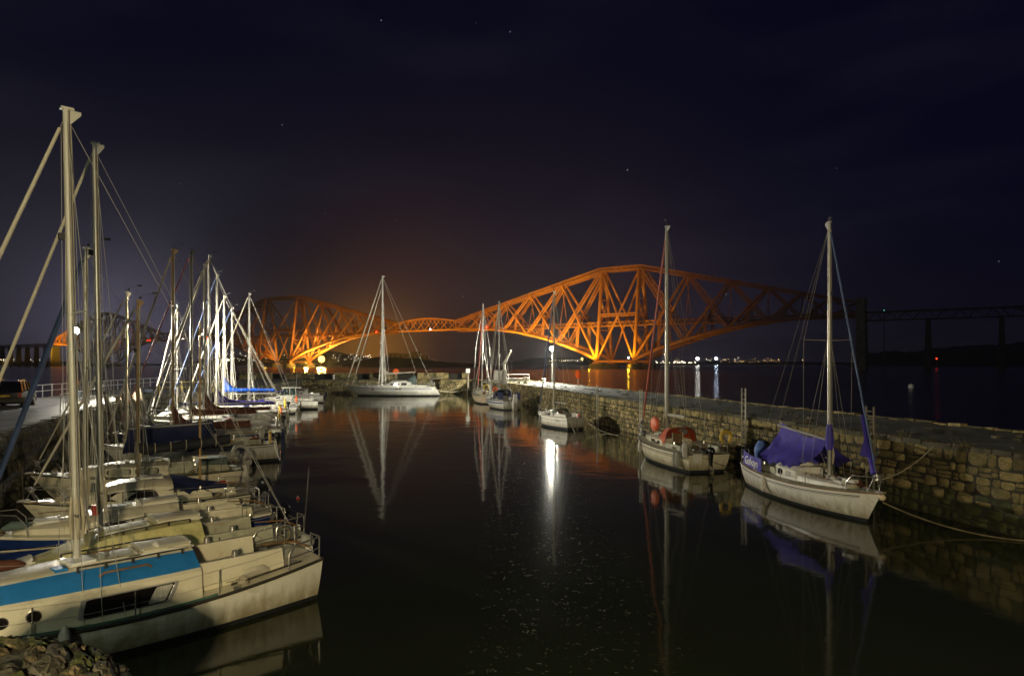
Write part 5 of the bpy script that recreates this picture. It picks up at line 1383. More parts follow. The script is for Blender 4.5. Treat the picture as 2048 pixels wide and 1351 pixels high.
# ---------------- motor boats
def cruiser(label, loc, head, L, B, cabinl=True, outb=True, hullm=WHITE, pattern=True):
    b = Boat(label, loc, head, L, B, 'motor boats at the end of the left row', 'motorboat', 'motorboat', fb=1.35, fm=1.15, fs=1.0, tw=.9, so=.0, oh=.9, full=1.3)
    b.hull(hullm, railw=.06, deck=WHITE, cockpit=(.06, .40), bottop=.16)
    q = B/2.6
    if cabinl:
        b.cabin([(.42, .95*q, .75), (.50, 1.0*q, .8), (.60, .92*q, .72), (.70, .75*q, .35), (.85, .4*q, .22), (.9, .2, .03)], WHITE, vs=.72)
        # wheelhouse with raked screens and hard top
        x0 = -L/2+L*.36; x1 = -L/2+L*.56; z0 = b.sheer(.45)+.55; z1 = z0+.85; wy = .92*q
        m = MB()
        for sy in (-1, 1):
            m.slab([(x0, sy*wy, z0), (x1+.55, sy*wy, z0), (x1, sy*wy*.9, z1), (x0+.1, sy*wy*.9, z1)], .03)
        m.slab([(x1+.58, -wy, z0), (x1+.58, wy, z0), (x1+.03, wy*.9, z1), (x1+.03, -wy*.9, z1)], .03); m.build('wheelhouse_glass', mat('smoked_wheelhouse_glass', (.03, .05, .045), .1), b.root)
        m = MB()
        for sy in (-1, 1):
            for xa, xb in ((x0, x0+.1), (x0+(x1-x0)*.5, x0+(x1-x0)*.5+.05), (x1+.55, x1)): m.bar((xa, sy*(wy+.02), z0), (xb, sy*(wy*.9+.02), z1), .07, .05)
            m.bar((x0-.05, sy*(wy+.02), z0), (x1+.6, sy*(wy+.02), z0), .06)
        m.build('wheelhouse_frame', WHITE, b.root)
        m = MB(); m.box(((x0+x1)/2-.15, 0, z1+.05), (x1-x0+.9, 2*wy+.1, .09), taper=.93); m.build('hard_top', WHITE, b.root)
        m = MB(); m.path([(x0, 0, z1), (x0-.1, 0, z1+1.7)], .03, 6); m.ball((x0-.1, 0, z1+1.75), .08, 6, 4); m.build('light_pole', STEEL, b.root)
        m = MB()
        for sy in (-1, 1): m.path([(x0-.05, sy*wy*.9, z1), (x0-1.3, sy*wy*.95, z1-.1), (x0-1.45, sy*wy*.95, b.sheer(.15)+.1)], .03, 6)
        m.build('targa_frame', STEEL, b.root)
        b.window(.62, .70, .3, .85, 'round')
    else:
        b.cabin([(.45, .7*q, .55), (.55, .75*q, .5), (.75, .5*q, .25), (.82, .3, .03)], WHITE, vs=.7); b.window(.5, .62, .3, .85, 'box')
        b.sprayhood(.36, .8*q, .65, .9, WHITE)
    b.pulpit(.6); b.lifelines(2, .5, .45, .85)
    if outb: b.outboard(.3, .8, -15, 1.2); b.outboard(-.35, .75, -40, .8)
    b.fender(.3, 1); b.fender(.55, 1); b.deckgear(rng)
    if pattern:
        m = MB()
        for sy in (-1, 1):
            pts = [b.P(t_, z_, sy, .02) for t_, z_ in ((.62, .95), (.56, .93), (.50, .7), (.48, .45), (.53, .42), (.60, .6))]
            m.slab(pts, .02)
        m.build('hull_graphic', mat('grey_hull_graphic', (.2, .19, .16), .5), b.root)
    return b
cruiser('white motor cruiser with glazed wheelhouse and hard top at the end of the left row', (-26.6, 81.0), 196, 6.8, 2.6, outb=False)
cruiser('small open white motor boat with dark outboards beyond the motor cruiser', (-28.9, 94.0), 200, 5.4, 2.1, cabinl=False, pattern=False)

# ---------------- loose gear lying about on the nearer decks
def clutter(b, n, seed):
    g = random.Random(seed)
    for i in range(n):
        t = g.choice([g.uniform(.07, .3), g.uniform(.62, .93)]); sy = g.choice((-1, 1)); y = sy*b.hb(t)*g.uniform(.35, .8) if t > .4 else sy*b.hb(t)*g.uniform(.55, .85)
        x = -b.L/2+b.L*t; z = b.sheer(t)+.06; k = g.random(); m = MB()
        if hasattr(b, 'secs') and b.secs[0][0] < t < b.secs[-1][0] and abs(y) < b.sec(t)[0]: z = b.roofz(t)+.01
        if k < .3:
            for c in range(4): m.torus((x+g.uniform(-.02, .02), y+g.uniform(-.02, .02), z+c*.03), .13-.015*c, .018, (g.uniform(-.2, .2), g.uniform(-.2, .2), 1), 12, tseg=5)
            m.build('rope_coil', g.choice([ROPE, ROPED, ROPE]), b.root, smooth=True)
        elif k < .5:
            pts = [Vector((x+g.uniform(-.35, .35), y+g.uniform(-.12, .12), z+g.uniform(0, .05))) for _ in range(7)]; m.path(pts, .012, 5); m.build('loose_rope', ROPE, b.root, smooth=True)
        elif k < .65:
            m.tube((x, y, z-.02), (x, y, z+.24), .10, .13, 12); m.build('bucket', g.choice([NAVYH, RED, DARKLINE]), b.root, smooth=50)
        elif k < .8:
            m.path([(x-.3, y, z+.08), (x-.15, y+.03, z+.12), (x+.1, y-.02, z+.13), (x+.32, y, z+.07)], [.05, .11, .12, .05], 8); m.build('sail_bag', g.choice([NAVY, SAILW, GREYC, BROWN]), b.root, smooth=50)
        elif k < .9:
            m.box((x, y, z+.12), (.16, .24, .28), g.uniform(0, 3), taper=.9); m.build('fuel_can', g.choice([RED, DARKLINE, GREYC]), b.root)
        else:
            m.path([(x-.9, y, z+.04), (x+.9, y*.9, z+.06)], .016, 6); m.build('boat_hook', TEAK, b.root)
for nm, n_ in (('blue painted', 12), ('double sliding', 10), ('two oval', 9), ('swept window', 9), ('navy boom tent', 9), ('ochre mast', 8), ('navy blue hulled', 8), ('lettered cockpit', 8), ('orange sprayhood', 10), ('lone', 5), ('alone in front', 5)):
    for o_ in [o for o in bpy.data.objects if o.name.startswith('sailboat') and nm in o.get('label', '')][:1]:
        bb = BOATS[o_.name]; clutter(bb, n_, len(nm)+n_)
        bb.fender(.35, -1); bb.fender(.68, 1)
# ------------------------------------------------------------------ quay furniture
def lamp_post(label, x, y, H, zb=ZQ, P=2000, col=(1, .96, .88), r=.28, dy=0, mt=LAMPW, radius=.3, twin=False):
    e = empty('lamp_post', (x, y, zb)); tag(e, label, 'lamp post')
    m = MB(); m.tube((0, 0, 0), (0, 0, 1.0), .10, .09, 10); m.tube((0, 0, 1.0), (0, 0, H-.3), .065, .05, 10); m.build('post', GALV, e, smooth=True)
    m = MB(); m.tube((0, 0, H+r*.8), (0, 0, H+r*1.0), r*.5, r*.2, 12); m.build('lamp_cap', DARKLINE, e)
    MB().ball((0, 0, H), r, 14, 9, (1, 1, .85)).build('lamp_globe', mt, e, smooth=True)
    plight('lamp_light', (0, 0, H), P, col, radius, e)
    return e
GLOBE = mat('lamp_globe_glow', (.02, .02, .02), .5, emit=(1, .98, .95), es=90)
lamp_post('glaring white lamp on a pole on the left quay, behind the tall foreground masts', -35.3, 55, 5.55, P=8000, col=(1, .95, .88), mt=GLOBE, r=.38, radius=.41)
lamp_post('glaring white harbour lamp on the head of the right pier', 6.1, 104, 5.2, P=190000, col=(1, .97, .80), mt=GLOBE, r=.36, radius=.39)
lp = [o for o in bpy.data.objects if o.name == 'lamp_post'][0]
plight('lamp_flood', (0, 0, 5.55), 230000, (1, .93, .74), .41, lp, spot=150, target=(48, 9, 0.0), blend=.5)
# street lamps of the road behind the camera, out of the picture
lamp_post('warm street lamp on the road behind the camera', 2.5, -11, 4.6, 3.2, P=58000, col=(1, .82, .48), mt=GLOBE, radius=.31)
lamp_post('greenish street lamp at the left corner behind the camera', -9.5, -3.0, 6.0, 3.2, P=4500, col=(.85, 1, .72), mt=GLOBE, radius=.31)

def rail(name, label, pts, H=1.08, n=None, mt=GALV, group=None, r=.035, yel=0):
    e = empty(name, (pts[0][0], pts[0][1], ZQ)); tag(e, label, 'railing', group)
    o = Vector((pts[0][0], pts[0][1], 0)); L_ = sum(math.dist(pts[i], pts[i+1]) for i in range(len(pts)-1)); n = n or int(L_/1.9)
    P_ = [Vector((*along(pts, i/n), 0))-o for i in range(n+1)]
    for i, p in enumerate(P_): MB().tube(p, p+Vector((0, 0, H)), r, None, 8).build('rail_post', mt, e, smooth=True)
    for h in (H, H*.52):
        MB().path([p+Vector((0, 0, h)) for p in P_], r*.85, 8).build('handrail', mt, e, smooth=True)
    return e
rail('quay_railing', 'long pale two bar railing on the far edge of the left quay', [(-39.5, 55), (-41, 61), (-45.2, 82), (-46, 90)])
rail('quay_railing', 'yellow ended railing at the corner of the left quay above the boats', [(-34.6, 67), (-31.4, 70), (-31.6, 76)], n=5, mt=YEL)
e = rail('quay_railing', 'short thin railing round the ladder head by the parked car', [(-26.6, 40.2), (-29.2, 46.8), (-31.0, 51.5)], H=1.1, n=3, r=.028)
rail('quay_railing', 'low rail with open bays on the head of the right pier', [(-2.2, 97), (-1, 103), (2.6, 104)], H=1.3, n=3)

def ladder(label, x, y, ztop, zbot, dirx, mt=GALV, w_=.38, lean=.0, group='ladders on the harbour walls'):
    e = empty('ladder', (x, y, zbot)); e.rotation_euler = (0, 0, dirx); tag(e, label, 'ladder', group)
    H = ztop-zbot
    for sy in (-1, 1): MB().bar((sy*w_/2, 0, 0), (sy*w_/2, lean, H), .06, .05).build('ladder_rail', mt, e)
    n = int(H/.30)
    for i in range(n):
        z = .2+i*.30
        if z < H-.05: MB().tube((-w_/2, lean*z/H, z), (w_/2, lean*z/H, z), .018, None, 6).build('rung', mt, e)
def onR(Y, off=-.12):
    for (xa, ya), (xb, yb) in zip(RW, RW[1:]):
        if yb <= Y <= ya: k = (Y-ya)/(yb-ya); return xa+(xb-xa)*k+off
def onL(Y, off=.15):
    for (xa, ya), (xb, yb) in zip(LW, LW[1:]):
        if ya <= Y <= yb: k = (Y-ya)/(yb-ya); return xa+(xb-xa)*k+off
aR = math.atan2(21-54.5, 15.8-9.0)
ladder('metal ladder on the right wall behind the bow of the orange hooded boat', onR(45.5)-2.2, 45.0, 3.7, -.3, aR)
ladder('tall pale ladder rising above the right wall between the two nearest boats', onR(37.0, -.2), 36.4, 4.1, -.3, aR)
ladder('timber sided ladder on the right wall beside the bow of the blue tented boat', onR(27.3, -.2), 27.3, 3.7, -.3, aR, OLDWOOD, .42)
ladder('short ladder on the right wall behind the lone small white boat', onR(60.5, -.2), 60.5, 3.5, -.3, aR)
ladder('galvanised ladder on the left wall at the very left edge of the picture', -16.95, 22.3, 3.0, -.3, math.atan2(17.5, -6.8), lean=.35)
# timber fender posts on the left wall
random.seed(8)
aL = math.atan2(38.5, -15)
for i, (Y, ht) in enumerate(((34.5, .15), (38.2, .45), (41.5, .2), (46.5, .8), (50.5, .5), (52.8, .7), (55.5, .6), (58.5, .5), (61.5, .7))):
    x = onL(Y, .0); nx, ny = .93, .36
    e = empty('fender_post', (x+nx*.12, Y+ny*.12, -.3)); 
    tag(e, ['thick weathered timber fender post on the left wall nearest the camera', 'narrow timber post on the left wall just beyond the nearest post', 'timber post with iron bands below the quay railing', 'timber post beside the thick foreground mast, top above the quay', 'timber post on the left wall left of the ochre mast', 'pair of leaning timbers in front of the bright quay', 'timber post against the lit quay concrete', 'timber post below the white bollard', 'last timber post before the left quay corner'][i], 'timber post', 'timber fender posts on the left quay wall')
    H = ZQ+.3+ht; bx = .62
    m = MB(); m.bar((nx*bx, ny*bx, 0), (0, 0, H), .26, .22, .24, .2); m.build('post_timber', OLDWOOD, e)
    m = MB(); m.bar((nx*bx*.3, ny*bx*.3, H*.66), (nx*bx*.33, ny*bx*.33, H*.62), .29, .25); m.bar((nx*bx*.7, ny*bx*.7, H*.3), (nx*bx*.73, ny*bx*.73, H*.26), .3, .26); m.build('iron_band', DARKLINE, e)
# bollards
def bollard(label, x, y, h=.6, r=.16, mt=WMAST, zb=ZQ):
    e = empty('bollard', (x, y, zb)); tag(e, label, 'bollard', 'bollards on the quays')
    m = MB(); m.path([(0, 0, 0), (0, 0, h*.7), (0, 0, h*.74), (0, 0, h*.98), (0, 0, h)], [r, r*.85, r*1.25, r*1.25, r*.8], 14); m.build('bollard_body', mt, e, smooth=45)
bollard('white square topped bollard on the left quay by the long railing', -38.0, 63.0, 1.0, .22)
bollard('pale stubby bollard on the right pier head', 1.9, 98.5, 1.0, .28, CREAM)
bollard('small cream bollard near the pier edge', .95, 97.0, .45, .2, CREAM)
bollard('white box shaped bollard by the pier lamp', 5.0, 108, .6, .3)
bollard('white marker bollard on the far harbour wall', pxX(667, 125.5), 125.5, .9, .2)
# lifebuoys on poles
def lifebuoy(label, x, y, zc, r=.42, axis=(0, 1, 0), mt=ORANGE, zb=ZQ):
    e = empty('lifebuoy_post', (x, y, zb)); tag(e, label, 'lifebuoy', 'orange lifebuoys on posts')
    MB().tube((0, 0, 0), (0, 0, zc-zb), .05, None, 8).build('post', GALV, e)
    a = Vector(axis).normalized(); 
    m = MB(); a_, s_, u_ = basis(a); c = Vector((0, -.12, zc-zb))
    m.loft([[c+a*d+(s_*math.cos(2*PI*j/20)+u_*math.sin(2*PI*j/20))*rr for j in range(20)] for d, rr in ((-.09, r*.8), (-.09, r), (.06, r*1.02), (.10, r*.9))]); m.build('lifebuoy_housing', mt, e, smooth=40)
    MB().torus(c-a*.11, r*.62, .06, tuple(a), 20).build('lifebuoy_ring', mt, e, smooth=True)
lifebuoy('round orange lifebuoy on a post above the boom of the big yacht', pxX(792, 125.5), 125.5, CH-16*125.5/F, .55)
lifebuoy('orange lifebuoy housing on a pole at the seaward edge of the right pier', pxX(1156, 84), 84, CH-21.5*84/F, .52, (1, .45, 0))
lifebuoy('orange lifebuoy on the left quay railing, half behind the foreground mast', pxX(156, 63), 63, CH-40*63/F, .42, (.8, .6, 0))
# dock crane on the pier head
e = empty('harbour_crane', (-1.1, 98.5, ZQ)); tag(e, 'white swivel hoist with raised jib and control box on the pier head', 'crane')
m = MB(); m.box((0, 0, .1), (1.0, 1.0, .2)); m.box((0, 0, 1.1), (.75, .75, 1.9), taper=.8); m.build('crane_base', WMAST, e)
m = MB(); m.tube((0, 0, 2.0), (0, 0, 3.2), .18, .14, 10); m.build('crane_column', WMAST, e, smooth=True)
m = MB(); m.bar((-.05, 0, 3.0), (.95, -.2, 4.75), .22, .28, .14, .18); m.bar((.0, 0, 2.4), (.55, -.1, 3.9), .1); m.build('jib', WMAST, e)
m = MB(); m.tube((1.0, -.22, 4.75), (1.05, -.25, .9), .03, None, 6); m.ball((1.05, -.25, .8), .12, 8, 6); m.build('hoist_line', STEEL, e)
m = MB(); m.tube((.95, -.35, 4.78), (.95, -.08, 4.78), .14, None, 12); m.build('sheave', STEEL, e)
e = empty('control_cabinet', (-2.0, 98.2, ZQ)); tag(e, 'white electrical cabinet beside the pier head hoist', 'cabinet')
MB().box((0, 0, 1.0), (1.2, .6, 1.9)).build('cabinet_body', WMAST, e); MB().box((-.28, -.31, 1.0), (.5, .03, 1.6)).build('cabinet_door', WHITE, e); MB().box((.3, -.31, 1.0), (.5, .03, 1.6)).build('cabinet_door', WHITE, e)
m = MB(); m.box((.1, -.34, 1.35), (.22, .02, .12)); m.build('notice_plate', DARKTXT, e)
# mooring dolphin
e = empty('mooring_pile', (pxX(936, 118), 118, -.3)); tag(e, 'dark timber pile with a pale cap standing in the water by the far wall', 'pile')
MB().tube((0, 0, 0), (0, 0, 4.3), .22, .2, 10).build('pile_timber', OLDWOOD, e, smooth=True); MB().box((0, 0, 4.5), (.7, .5, .7)).build('pile_cap', GALV, e)

# ------------------------------------------------------------------ ropes, chains
def rope(label, a, b, sag, mt=ROPE, r=.014, name='mooring_rope', n=14, group='mooring ropes'):
    a = Vector(a); b = Vector(b); r = max(r, ((a+b)/2).length*.0003)
    pts = []
    for i in range(n+1):
        k = i/n; p = a.lerp(b, k); p.z -= sag*4*k*(1-k); pts.append(p)
    m = MB(); m.path(pts, r, 6); o = m.build(name, mt, smooth=True); tag(o, label, 'rope', group); return o
def bw(b, x, y, z): 
    bpy.context.view_layer.update(); return b.root.matrix_world @ Vector((x, y, z))
rope('pale mooring rope from the wall top down to the mast of the blue tented boat', (onR(33.5), 33.5, ZQ+.1), bw(R1, .3, .8, 1.15), .35)
rope('taut line running along the right wall behind the ladder by the blue tented boat', bw(R1, 2.5, .8, 1.2), (onR(24.4, -.05), 24.4, ZQ-.05), .28)
rope('heavy dark rope from the bow of the blue tented boat down to the water', bw(R1, 4.1, .1, .8), (onR(20.6, -.15), 20.6, .05), .25, ROPED, .028)
rope('thin rope from the stern of the orange hooded boat to the wall', bw(R2, -3.7, -1.0, 1.0), (onR(31.5), 31.5, .6), .35, ROPED)
rope('line crossing the transom of the orange hooded boat', bw(R2, -3.8, .9, 1.0), bw(R2, -4.2, -1.6, .1), .05, ROPED)
rope('rope from the stern of the lone small boat slanting right into the water', bw(R3, -2.9, -.7, .95), (8.0, 51.5, .02), .3)
rope('second rope from the lone small boat dropping straight into the water', bw(R3, -2.9, .6, .95), (4.9, 52.6, .02), .1)
rope('bow line of the lone small boat looping to the wall', bw(R3, 2.6, 0, 1.15), (onR(66), 66, ZQ), .5, ROPED)
rope('bow rope of the big yacht sagging to the left', bw(YB, 7.0, 0, 1.6), (-35.5, 121, 1.2), .5)
rope('stern rope of the big yacht looping to the far wall', bw(YB, -7.2, .6, 1.4), (-6.8, 122.0, 1.6), 1.0)
rope('second looped stern rope of the big yacht', bw(YB, -7.2, -.6, 1.4), (-9.2, 122.4, 1.7), .9)
rope('long pale rope crossing in front of the blue hulled boat from the left edge', (-13.6, 12.2, 2.0), (-7.2, 17.9, 1.35), .35, ROPE, .018)
rope('sagging dark line from the ladder to the bows at the left edge', (-16.5, 23, 1.9), (-14.6, 20.4, 1.2), .35, ROPED, .018)
rope('thin line rising from the stern of the nearest boat', (-5.0, 16.4, 1.45), (-6.3, 21.2, 2.2), .05, ROPED, .016)
# chain along the right wall
ch = empty('safety_chain', (*RW[3], ZQ)); tag(ch, 'old iron chain lying along the top edge of the right harbour wall', 'chain')
m = MB(); L1 = Vector((*RW[2], 0)); L2 = Vector((*RW[3], 0)); d_ = (L1-L2); ln = d_.length; d_.normalize(); k = -3.0; i = 0
while k < ln*.62:
    c = d_*k+Vector((.12+.03*math.sin(k*1.3), 0, .06+.03*abs(math.sin(k*.8))))
    m.bar(c-d_*.065, c+d_*.065, .055 if i % 2 else .02, .02 if i % 2 else .055); k += .12; i += 1
tag(m.build('chain_links', mat('rusty_iron', (.10, .06, .03), .7), ch), kind='stuff')
# grass tufts
for i, (px, py) in enumerate(((1525, 848), (1560, 850), (1615, 868), (1820, 878), (1930, 896), (1445, 828), (1285, 798))):
    Y = F*(CH-ZQ)/(py-HY); x = onR(min(Y, 90), .25) if Y > 21 else pxX(px, Y)
    m = MB(); rg = random.Random(i+40)
    for k in range(22):
        a = rg.uniform(0, 2*PI); h = rg.uniform(.12, .42); l = rg.uniform(.02, .2); bx, by = rg.uniform(-.25, .25), rg.uniform(-.25, .25)
        m.path([(bx, by, -.02), (bx+math.cos(a)*l*.4, by+math.sin(a)*l*.4, h*.6), (bx+math.cos(a)*l, by+math.sin(a)*l, h)], [.007, .005, .002], 3)
    o = m.build('grass_tuft', GRASSM); o.location = (x, Y, ZQ+.02)
    tag(o, ['tuft of dry grass on the wall top left of the blue tent', 'tuft of dry grass on the wall above the blue tent', 'grass tuft between the blue tent and the near mast', 'grass tuft on the wall top right of the timber ladder', 'dry grass tuft on the wall top nearest the right edge', 'grass tuft by the tall pale ladder', 'grass tuft behind the orange hooded boat'][i], 'grass', 'grass tufts on the right wall')
# floating buoy in the harbour
e = empty('float_marker', (*W(596, 997)[:2], 0)); tag(e, 'tiny red float on the dark water right of the outboards', 'float')
MB().ball((0, 0, .03), .07, 10, 6, (1, 1, .8)).build('float_body', RED, e, smooth=True); MB().torus((0, 0, .10), .03, .01, (1, 0, 0), 8, tseg=5).build('float_ring', FENDER, e)

# ------------------------------------------------------------------ parked car
def car():
    e = empty('parked_car', (-33.9, 46.4, ZQ), R(115)); tag(e, 'dark estate car parked on the left quay, seen from behind with a yellow plate', 'car')
    PAINT = mat('dark_car_paint', (.035, .03, .03), .22, .3, var=.1, coat=.8); GL = mat('car_glass', (.01, .01, .012), .06); TY = mat('tyre_rubber', (.015, .015, .015), .8); RIM = mat('alloy_rim', (.45, .45, .45), .35, .7)
    L_, Wd = 4.5, .92
    prof = [(-2.22, .38), (-2.26, .62), (-2.24, .98), (-2.12, 1.08), (-1.2, 1.10), (.55, 1.08), (1.0, 1.04), (1.9, .92), (2.18, .78), (2.24, .45)]
    m = MB(); rows = []
    for y, ins, dz in ((-Wd, .05, -.06), (-Wd-.02, 0, -.03), (-Wd*.9, -.02, 0), (0, -.05, .02), (Wd*.9, -.02, 0), (Wd+.02, 0, -.03), (Wd, .05, -.06)):
        ring = [Vector((x*(1-ins*.3)+0, y, z+(dz if z > .9 else 0))) for x, z in prof]+[Vector((2.1, y, .28)), Vector((-2.1, y, .28))]
        rows.append(ring)
    m.loft(rows, True, True, True); m.build('car_body', PAINT, e, smooth=35)
    gh = [(-2.14, 1.06), (-1.96, 1.62), (-1.7, 1.74), (-.2, 1.78), (.35, 1.68), (1.05, 1.05)]
    rows = []
    for y, k in ((-.86, 0), (-.72, 1), (0, 1.03), (.72, 1), (.86, 0)):
        rows.append([Vector((x, y if z < 1.1 else y*1.0, z if (k or z < 1.1) else 1.05+(z-1.05)*.02)) for x, z in gh])
    m = MB(); m.loft([[Vector((x, -.84+(z-1.05)*.17, z)) for x, z in gh], [Vector((x, .84-(z-1.05)*.17, z)) for x, z in gh]], True, True, True); m.build('cabin_glass', GL, e)
    m = MB(); m.loft([[Vector((x, -.74, z)) for x, z in ((-1.98, 1.63), (-1.7, 1.755), (-.2, 1.795), (.37, 1.69), (.3, 1.62), (-1.9, 1.56))], [Vector((x, .74, z)) for x, z in ((-1.98, 1.63), (-1.7, 1.755), (-.2, 1.795), (.37, 1.69), (.3, 1.62), (-1.9, 1.56))]], True, True, True); m.build('roof', PAINT, e)
    m = MB()
    for sy in (-1, 1):
        f = lambda x, z: Vector((x, sy*(.86-(z-1.05)*.17), z))
        for (xa, za), (xb, zb) in (((-2.15, 1.06), (-1.97, 1.62)), ((-1.1, 1.06), (-1.05, 1.72)), ((-.05, 1.06), (-.15, 1.75)), ((1.05, 1.05), (.35, 1.68))): m = MB(); m.bar(f(xa, za), f(xb, zb), .07, .05); m.build('window_pillar', PAINT, e)
    m = MB()
    for sy in (-1, 1):
        m.bar((-1.9, sy*.62, 1.78), (.2, sy*.62, 1.83), .04)
        for x in (-1.8, -.8, .1): m.bar((x, sy*.62, 1.72), (x, sy*.62, 1.8), .04)
    m.build('roof_rail', STEEL, e)
    for x in (-1.35, 1.4):
        for sy in (-1, 1):
            wv = MB().tube((x, sy*.70, .34), (x, sy*.95, .34), .34, None, 20).build('wheel', TY, e, smooth=30)
            MB().tube((x, sy*.94, .34), (x, sy*.962, .34), .22, .20, 14).build('rim', RIM, wv)
    for sy in (-1, 1):
        MB().box((-2.245, sy*.80, .86), (.06, .16, .34)).build('tail_light', RED, e)
        MB().box((.75, sy*1.0, 1.12), (.12, .2, .14)).build('door_mirror', PAINT, e)
    m = MB(); m.box((-2.27, 0, .50), (.12, 1.76, .22)); m.build('rear_bumper', DARKLINE, e)
    pl = MB().box((-2.285, 0, .80), (.02, .54, .13)).build('number_plate', mat('plate_yellow', (.85, .55, .02), .5), e)
    tomesh_text('S94 UMX', 'plate_lettering', DARKTXT, pl, (-2.30, 0, .80), (R(90), 0, R(-90)), .12)
    MB().box((-2.14, 0, 1.33), (.03, 1.2, .36), tilt=R(17)).build('rear_window', GL, e)
    m = MB(); m.bar((-2.16, .1, 1.14), (-2.19, -.35, 1.2), .02); m.build('rear_wiper', DARKLINE, e)
    for sy in (-1, 1):
        MB().box((-.5, sy*.945, .95), (.2, .02, .035)).build('door_handle', STEEL, e); MB().box((.2, sy*.948, .48), (2.0, .02, .05)).build('side_moulding', STEEL, e)
car()

# ------------------------------------------------------------------ slabs and clutter on the pier and quay
random.seed(77)
cp = empty('coping_stones', (*RW[3], ZQ)); tag(cp, 'uneven coping slabs laid along the inner edge of the right pier', 'coping')
t = 0.0; L_ = sum(math.dist(RW[i], RW[i+1]) for i in range(len(RW)-1)); cnt = 0; far = MB(); slabs = []
while t < 1:
    l = random.uniform(.7, 1.5)
    p = along(RW, min(t+l/2/L_, 1)); q = along(RW, min(t+l/2/L_+.003, 1)); an = math.atan2(q[1]-p[1], q[0]-p[0])
    slabs.append((p, l, an)); t += l/L_
for p, l, an in slabs:
    wd = random.uniform(.6, .9); nx, ny = -math.sin(an)*-1, math.cos(an)*-1
    nx, ny = (math.sin(an+PI), -math.cos(an+PI)); 
    if nx < 0: nx, ny = -nx, -ny
    c = (p[0]-RW[3][0]+nx*(wd/2-.05), p[1]-RW[3][1]+ny*(wd/2-.05), random.uniform(-.02, .05))
    if p[1] < 75:
        m = MB(); m.box(c, (l*.96, wd, .16), an+random.uniform(-.03, .03), taper=.94); m.build('slab', STONED if random.random() < .4 else PAVE, cp)
    else: far.box(c, (l*.96, wd, .14), an)
o = far.build('distant_slabs', STONE, cp); o['kind'] = 'stuff'
m = MB()
for i in range(260):
    k = random.random(); a = along(RW, k); b_ = along(RWo, k); u = random.uniform(.12, .95)
    x, y = a[0]+(b_[0]-a[0])*u, a[1]+(b_[1]-a[1])*u; s_ = random.uniform(.08, .45)
    m.box((x, y, ZQ+.03), (s_, s_*random.uniform(.5, 1), random.uniform(.06, .14)), random.uniform(0, 3), taper=.7)
o = m.build('loose_stones', STONED); tag(o, kind='stuff')
# joints of the quay concrete: strips of darker tar laid in the gaps
m = MB()
for Y in range(24, 92, 6):
    x0 = onL(min(Y, 122), -.8); m.bar((x0, Y, ZQ+.004), (x0-11, Y-4.5, ZQ+.004), .10, .006)
for d in (3.6, 7.4): m.bar((-20.4-d, 27.5-d*.4, ZQ+.006), (-35.4-d*.9, 66-d*.35, ZQ+.006), .09, .006)
o = m.build('concrete_joints', DARKLINE); tag(o, kind='structure')
# kerb on the quay edge
kb = empty('quay_kerb', (-20.4, 27.5, ZQ)); tag(kb, 'row of worn kerb stones along the edge of the left quay', 'kerb')
k = 0.0; A_ = Vector((-20.4, 27.5, 0)); B_ = Vector((-35.4, 66, 0)); LL = (B_-A_).length; d_ = (B_-A_)/LL; an = math.atan2(d_.y, d_.x)
while k < LL:
    l = random.uniform(.6, 1.2); c = d_*(k+l/2)+Vector((-.27, -.1, .04)); m = MB(); m.box((c.x, c.y, c.z), (l*.95, .42, random.uniform(.12, .2)), an+random.uniform(-.04, .04), taper=.92); m.build('kerb_stone', STONED, kb); k += l
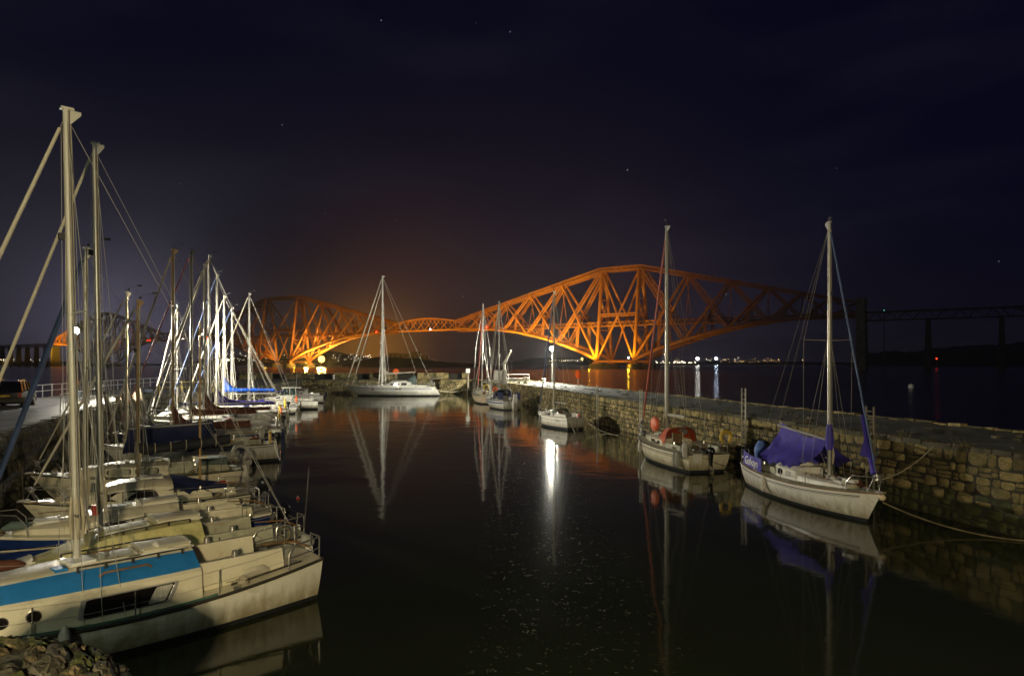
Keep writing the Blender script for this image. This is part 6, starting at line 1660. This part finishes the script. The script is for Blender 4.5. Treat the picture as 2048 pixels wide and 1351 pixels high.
# fish boxes and nets by the lamp
for i, (x, y, h, lab) in enumerate(((-36.8, 57.5, 2, 'stack of two pale fish boxes on the left quay near the glaring lamp'), (-37.6, 70.5, 1, 'single fish box on the quay by the long railing'))):
    for k_ in range(h):
        e = empty('fish_box', (x, y, ZQ+k_*.3), R(20+i*30)); tag(e, lab.replace('stack of two pale fish boxes', ['lower', 'upper'][k_]+' pale fish box of a stack'), 'box', 'fish boxes on the left quay')
        m = MB()
        for sx in (-1, 1): m.box((sx*.38, 0, .16), (.04, .5, .26)); 
        for sy in (-1, 1): m.box((0, sy*.23, .16), (.72, .04, .26))
        m.box((0, 0, .03), (.76, .46, .04)); m.build('box_wall', mat('blue_grey_plastic', (.25, .3, .38), .5), e)

for i, (Y, lab) in enumerate(((29.5, 'frayed rope hanging down the right wall behind the blue tent'), (33.8, 'frayed rope hanging down the right wall left of the blue tent'), (41.0, 'frayed rope hanging down the right wall by the tall pale ladder'), (49.0, 'frayed rope hanging down the right wall behind the orange hooded boat'), (66.0, 'frayed rope hanging down the right wall near the lone small boat'))):
    x = onR(Y, -.10); rg = random.Random(i)
    m = MB(); m.path([(0, 0, 2.45), (-.05, .02, 2.0), (-.06, .05+rg.uniform(-.1, .1), 1.2), (-.08, rg.uniform(-.2, .2), .3), (-.1, rg.uniform(-.2, .2), .05)], .02, 6)
    o = m.build('hanging_rope', ROPED if i % 2 else ROPE); o.location = (x, Y, 0); tag(o, lab, 'rope', 'ropes hanging down the right wall')

# ------------------------------------------------------------------ night air over the firth
m = MB(); m.box((-300, 1900, 57), (9000, 4400, 124))
hz = m.build('haze', None); hz.data.materials.clear()
hm = bpy.data.materials.new('haze_air'); hm.use_nodes = True; hn = hm.node_tree
for n_ in list(hn.nodes):
    if n_.type != 'OUTPUT_MATERIAL': hn.nodes.remove(n_)
pv = hn.nodes.new('ShaderNodeVolumePrincipled'); pv.inputs['Color'].default_value = (.8, .82, .88, 1); pv.inputs['Density'].default_value = .00010; pv.inputs['Anisotropy'].default_value = .5
hn.links.new(pv.outputs[0], [n_ for n_ in hn.nodes if n_.type == 'OUTPUT_MATERIAL'][0].inputs['Volume'])
hz.data.materials.append(hm); tag(hz, kind='stuff')
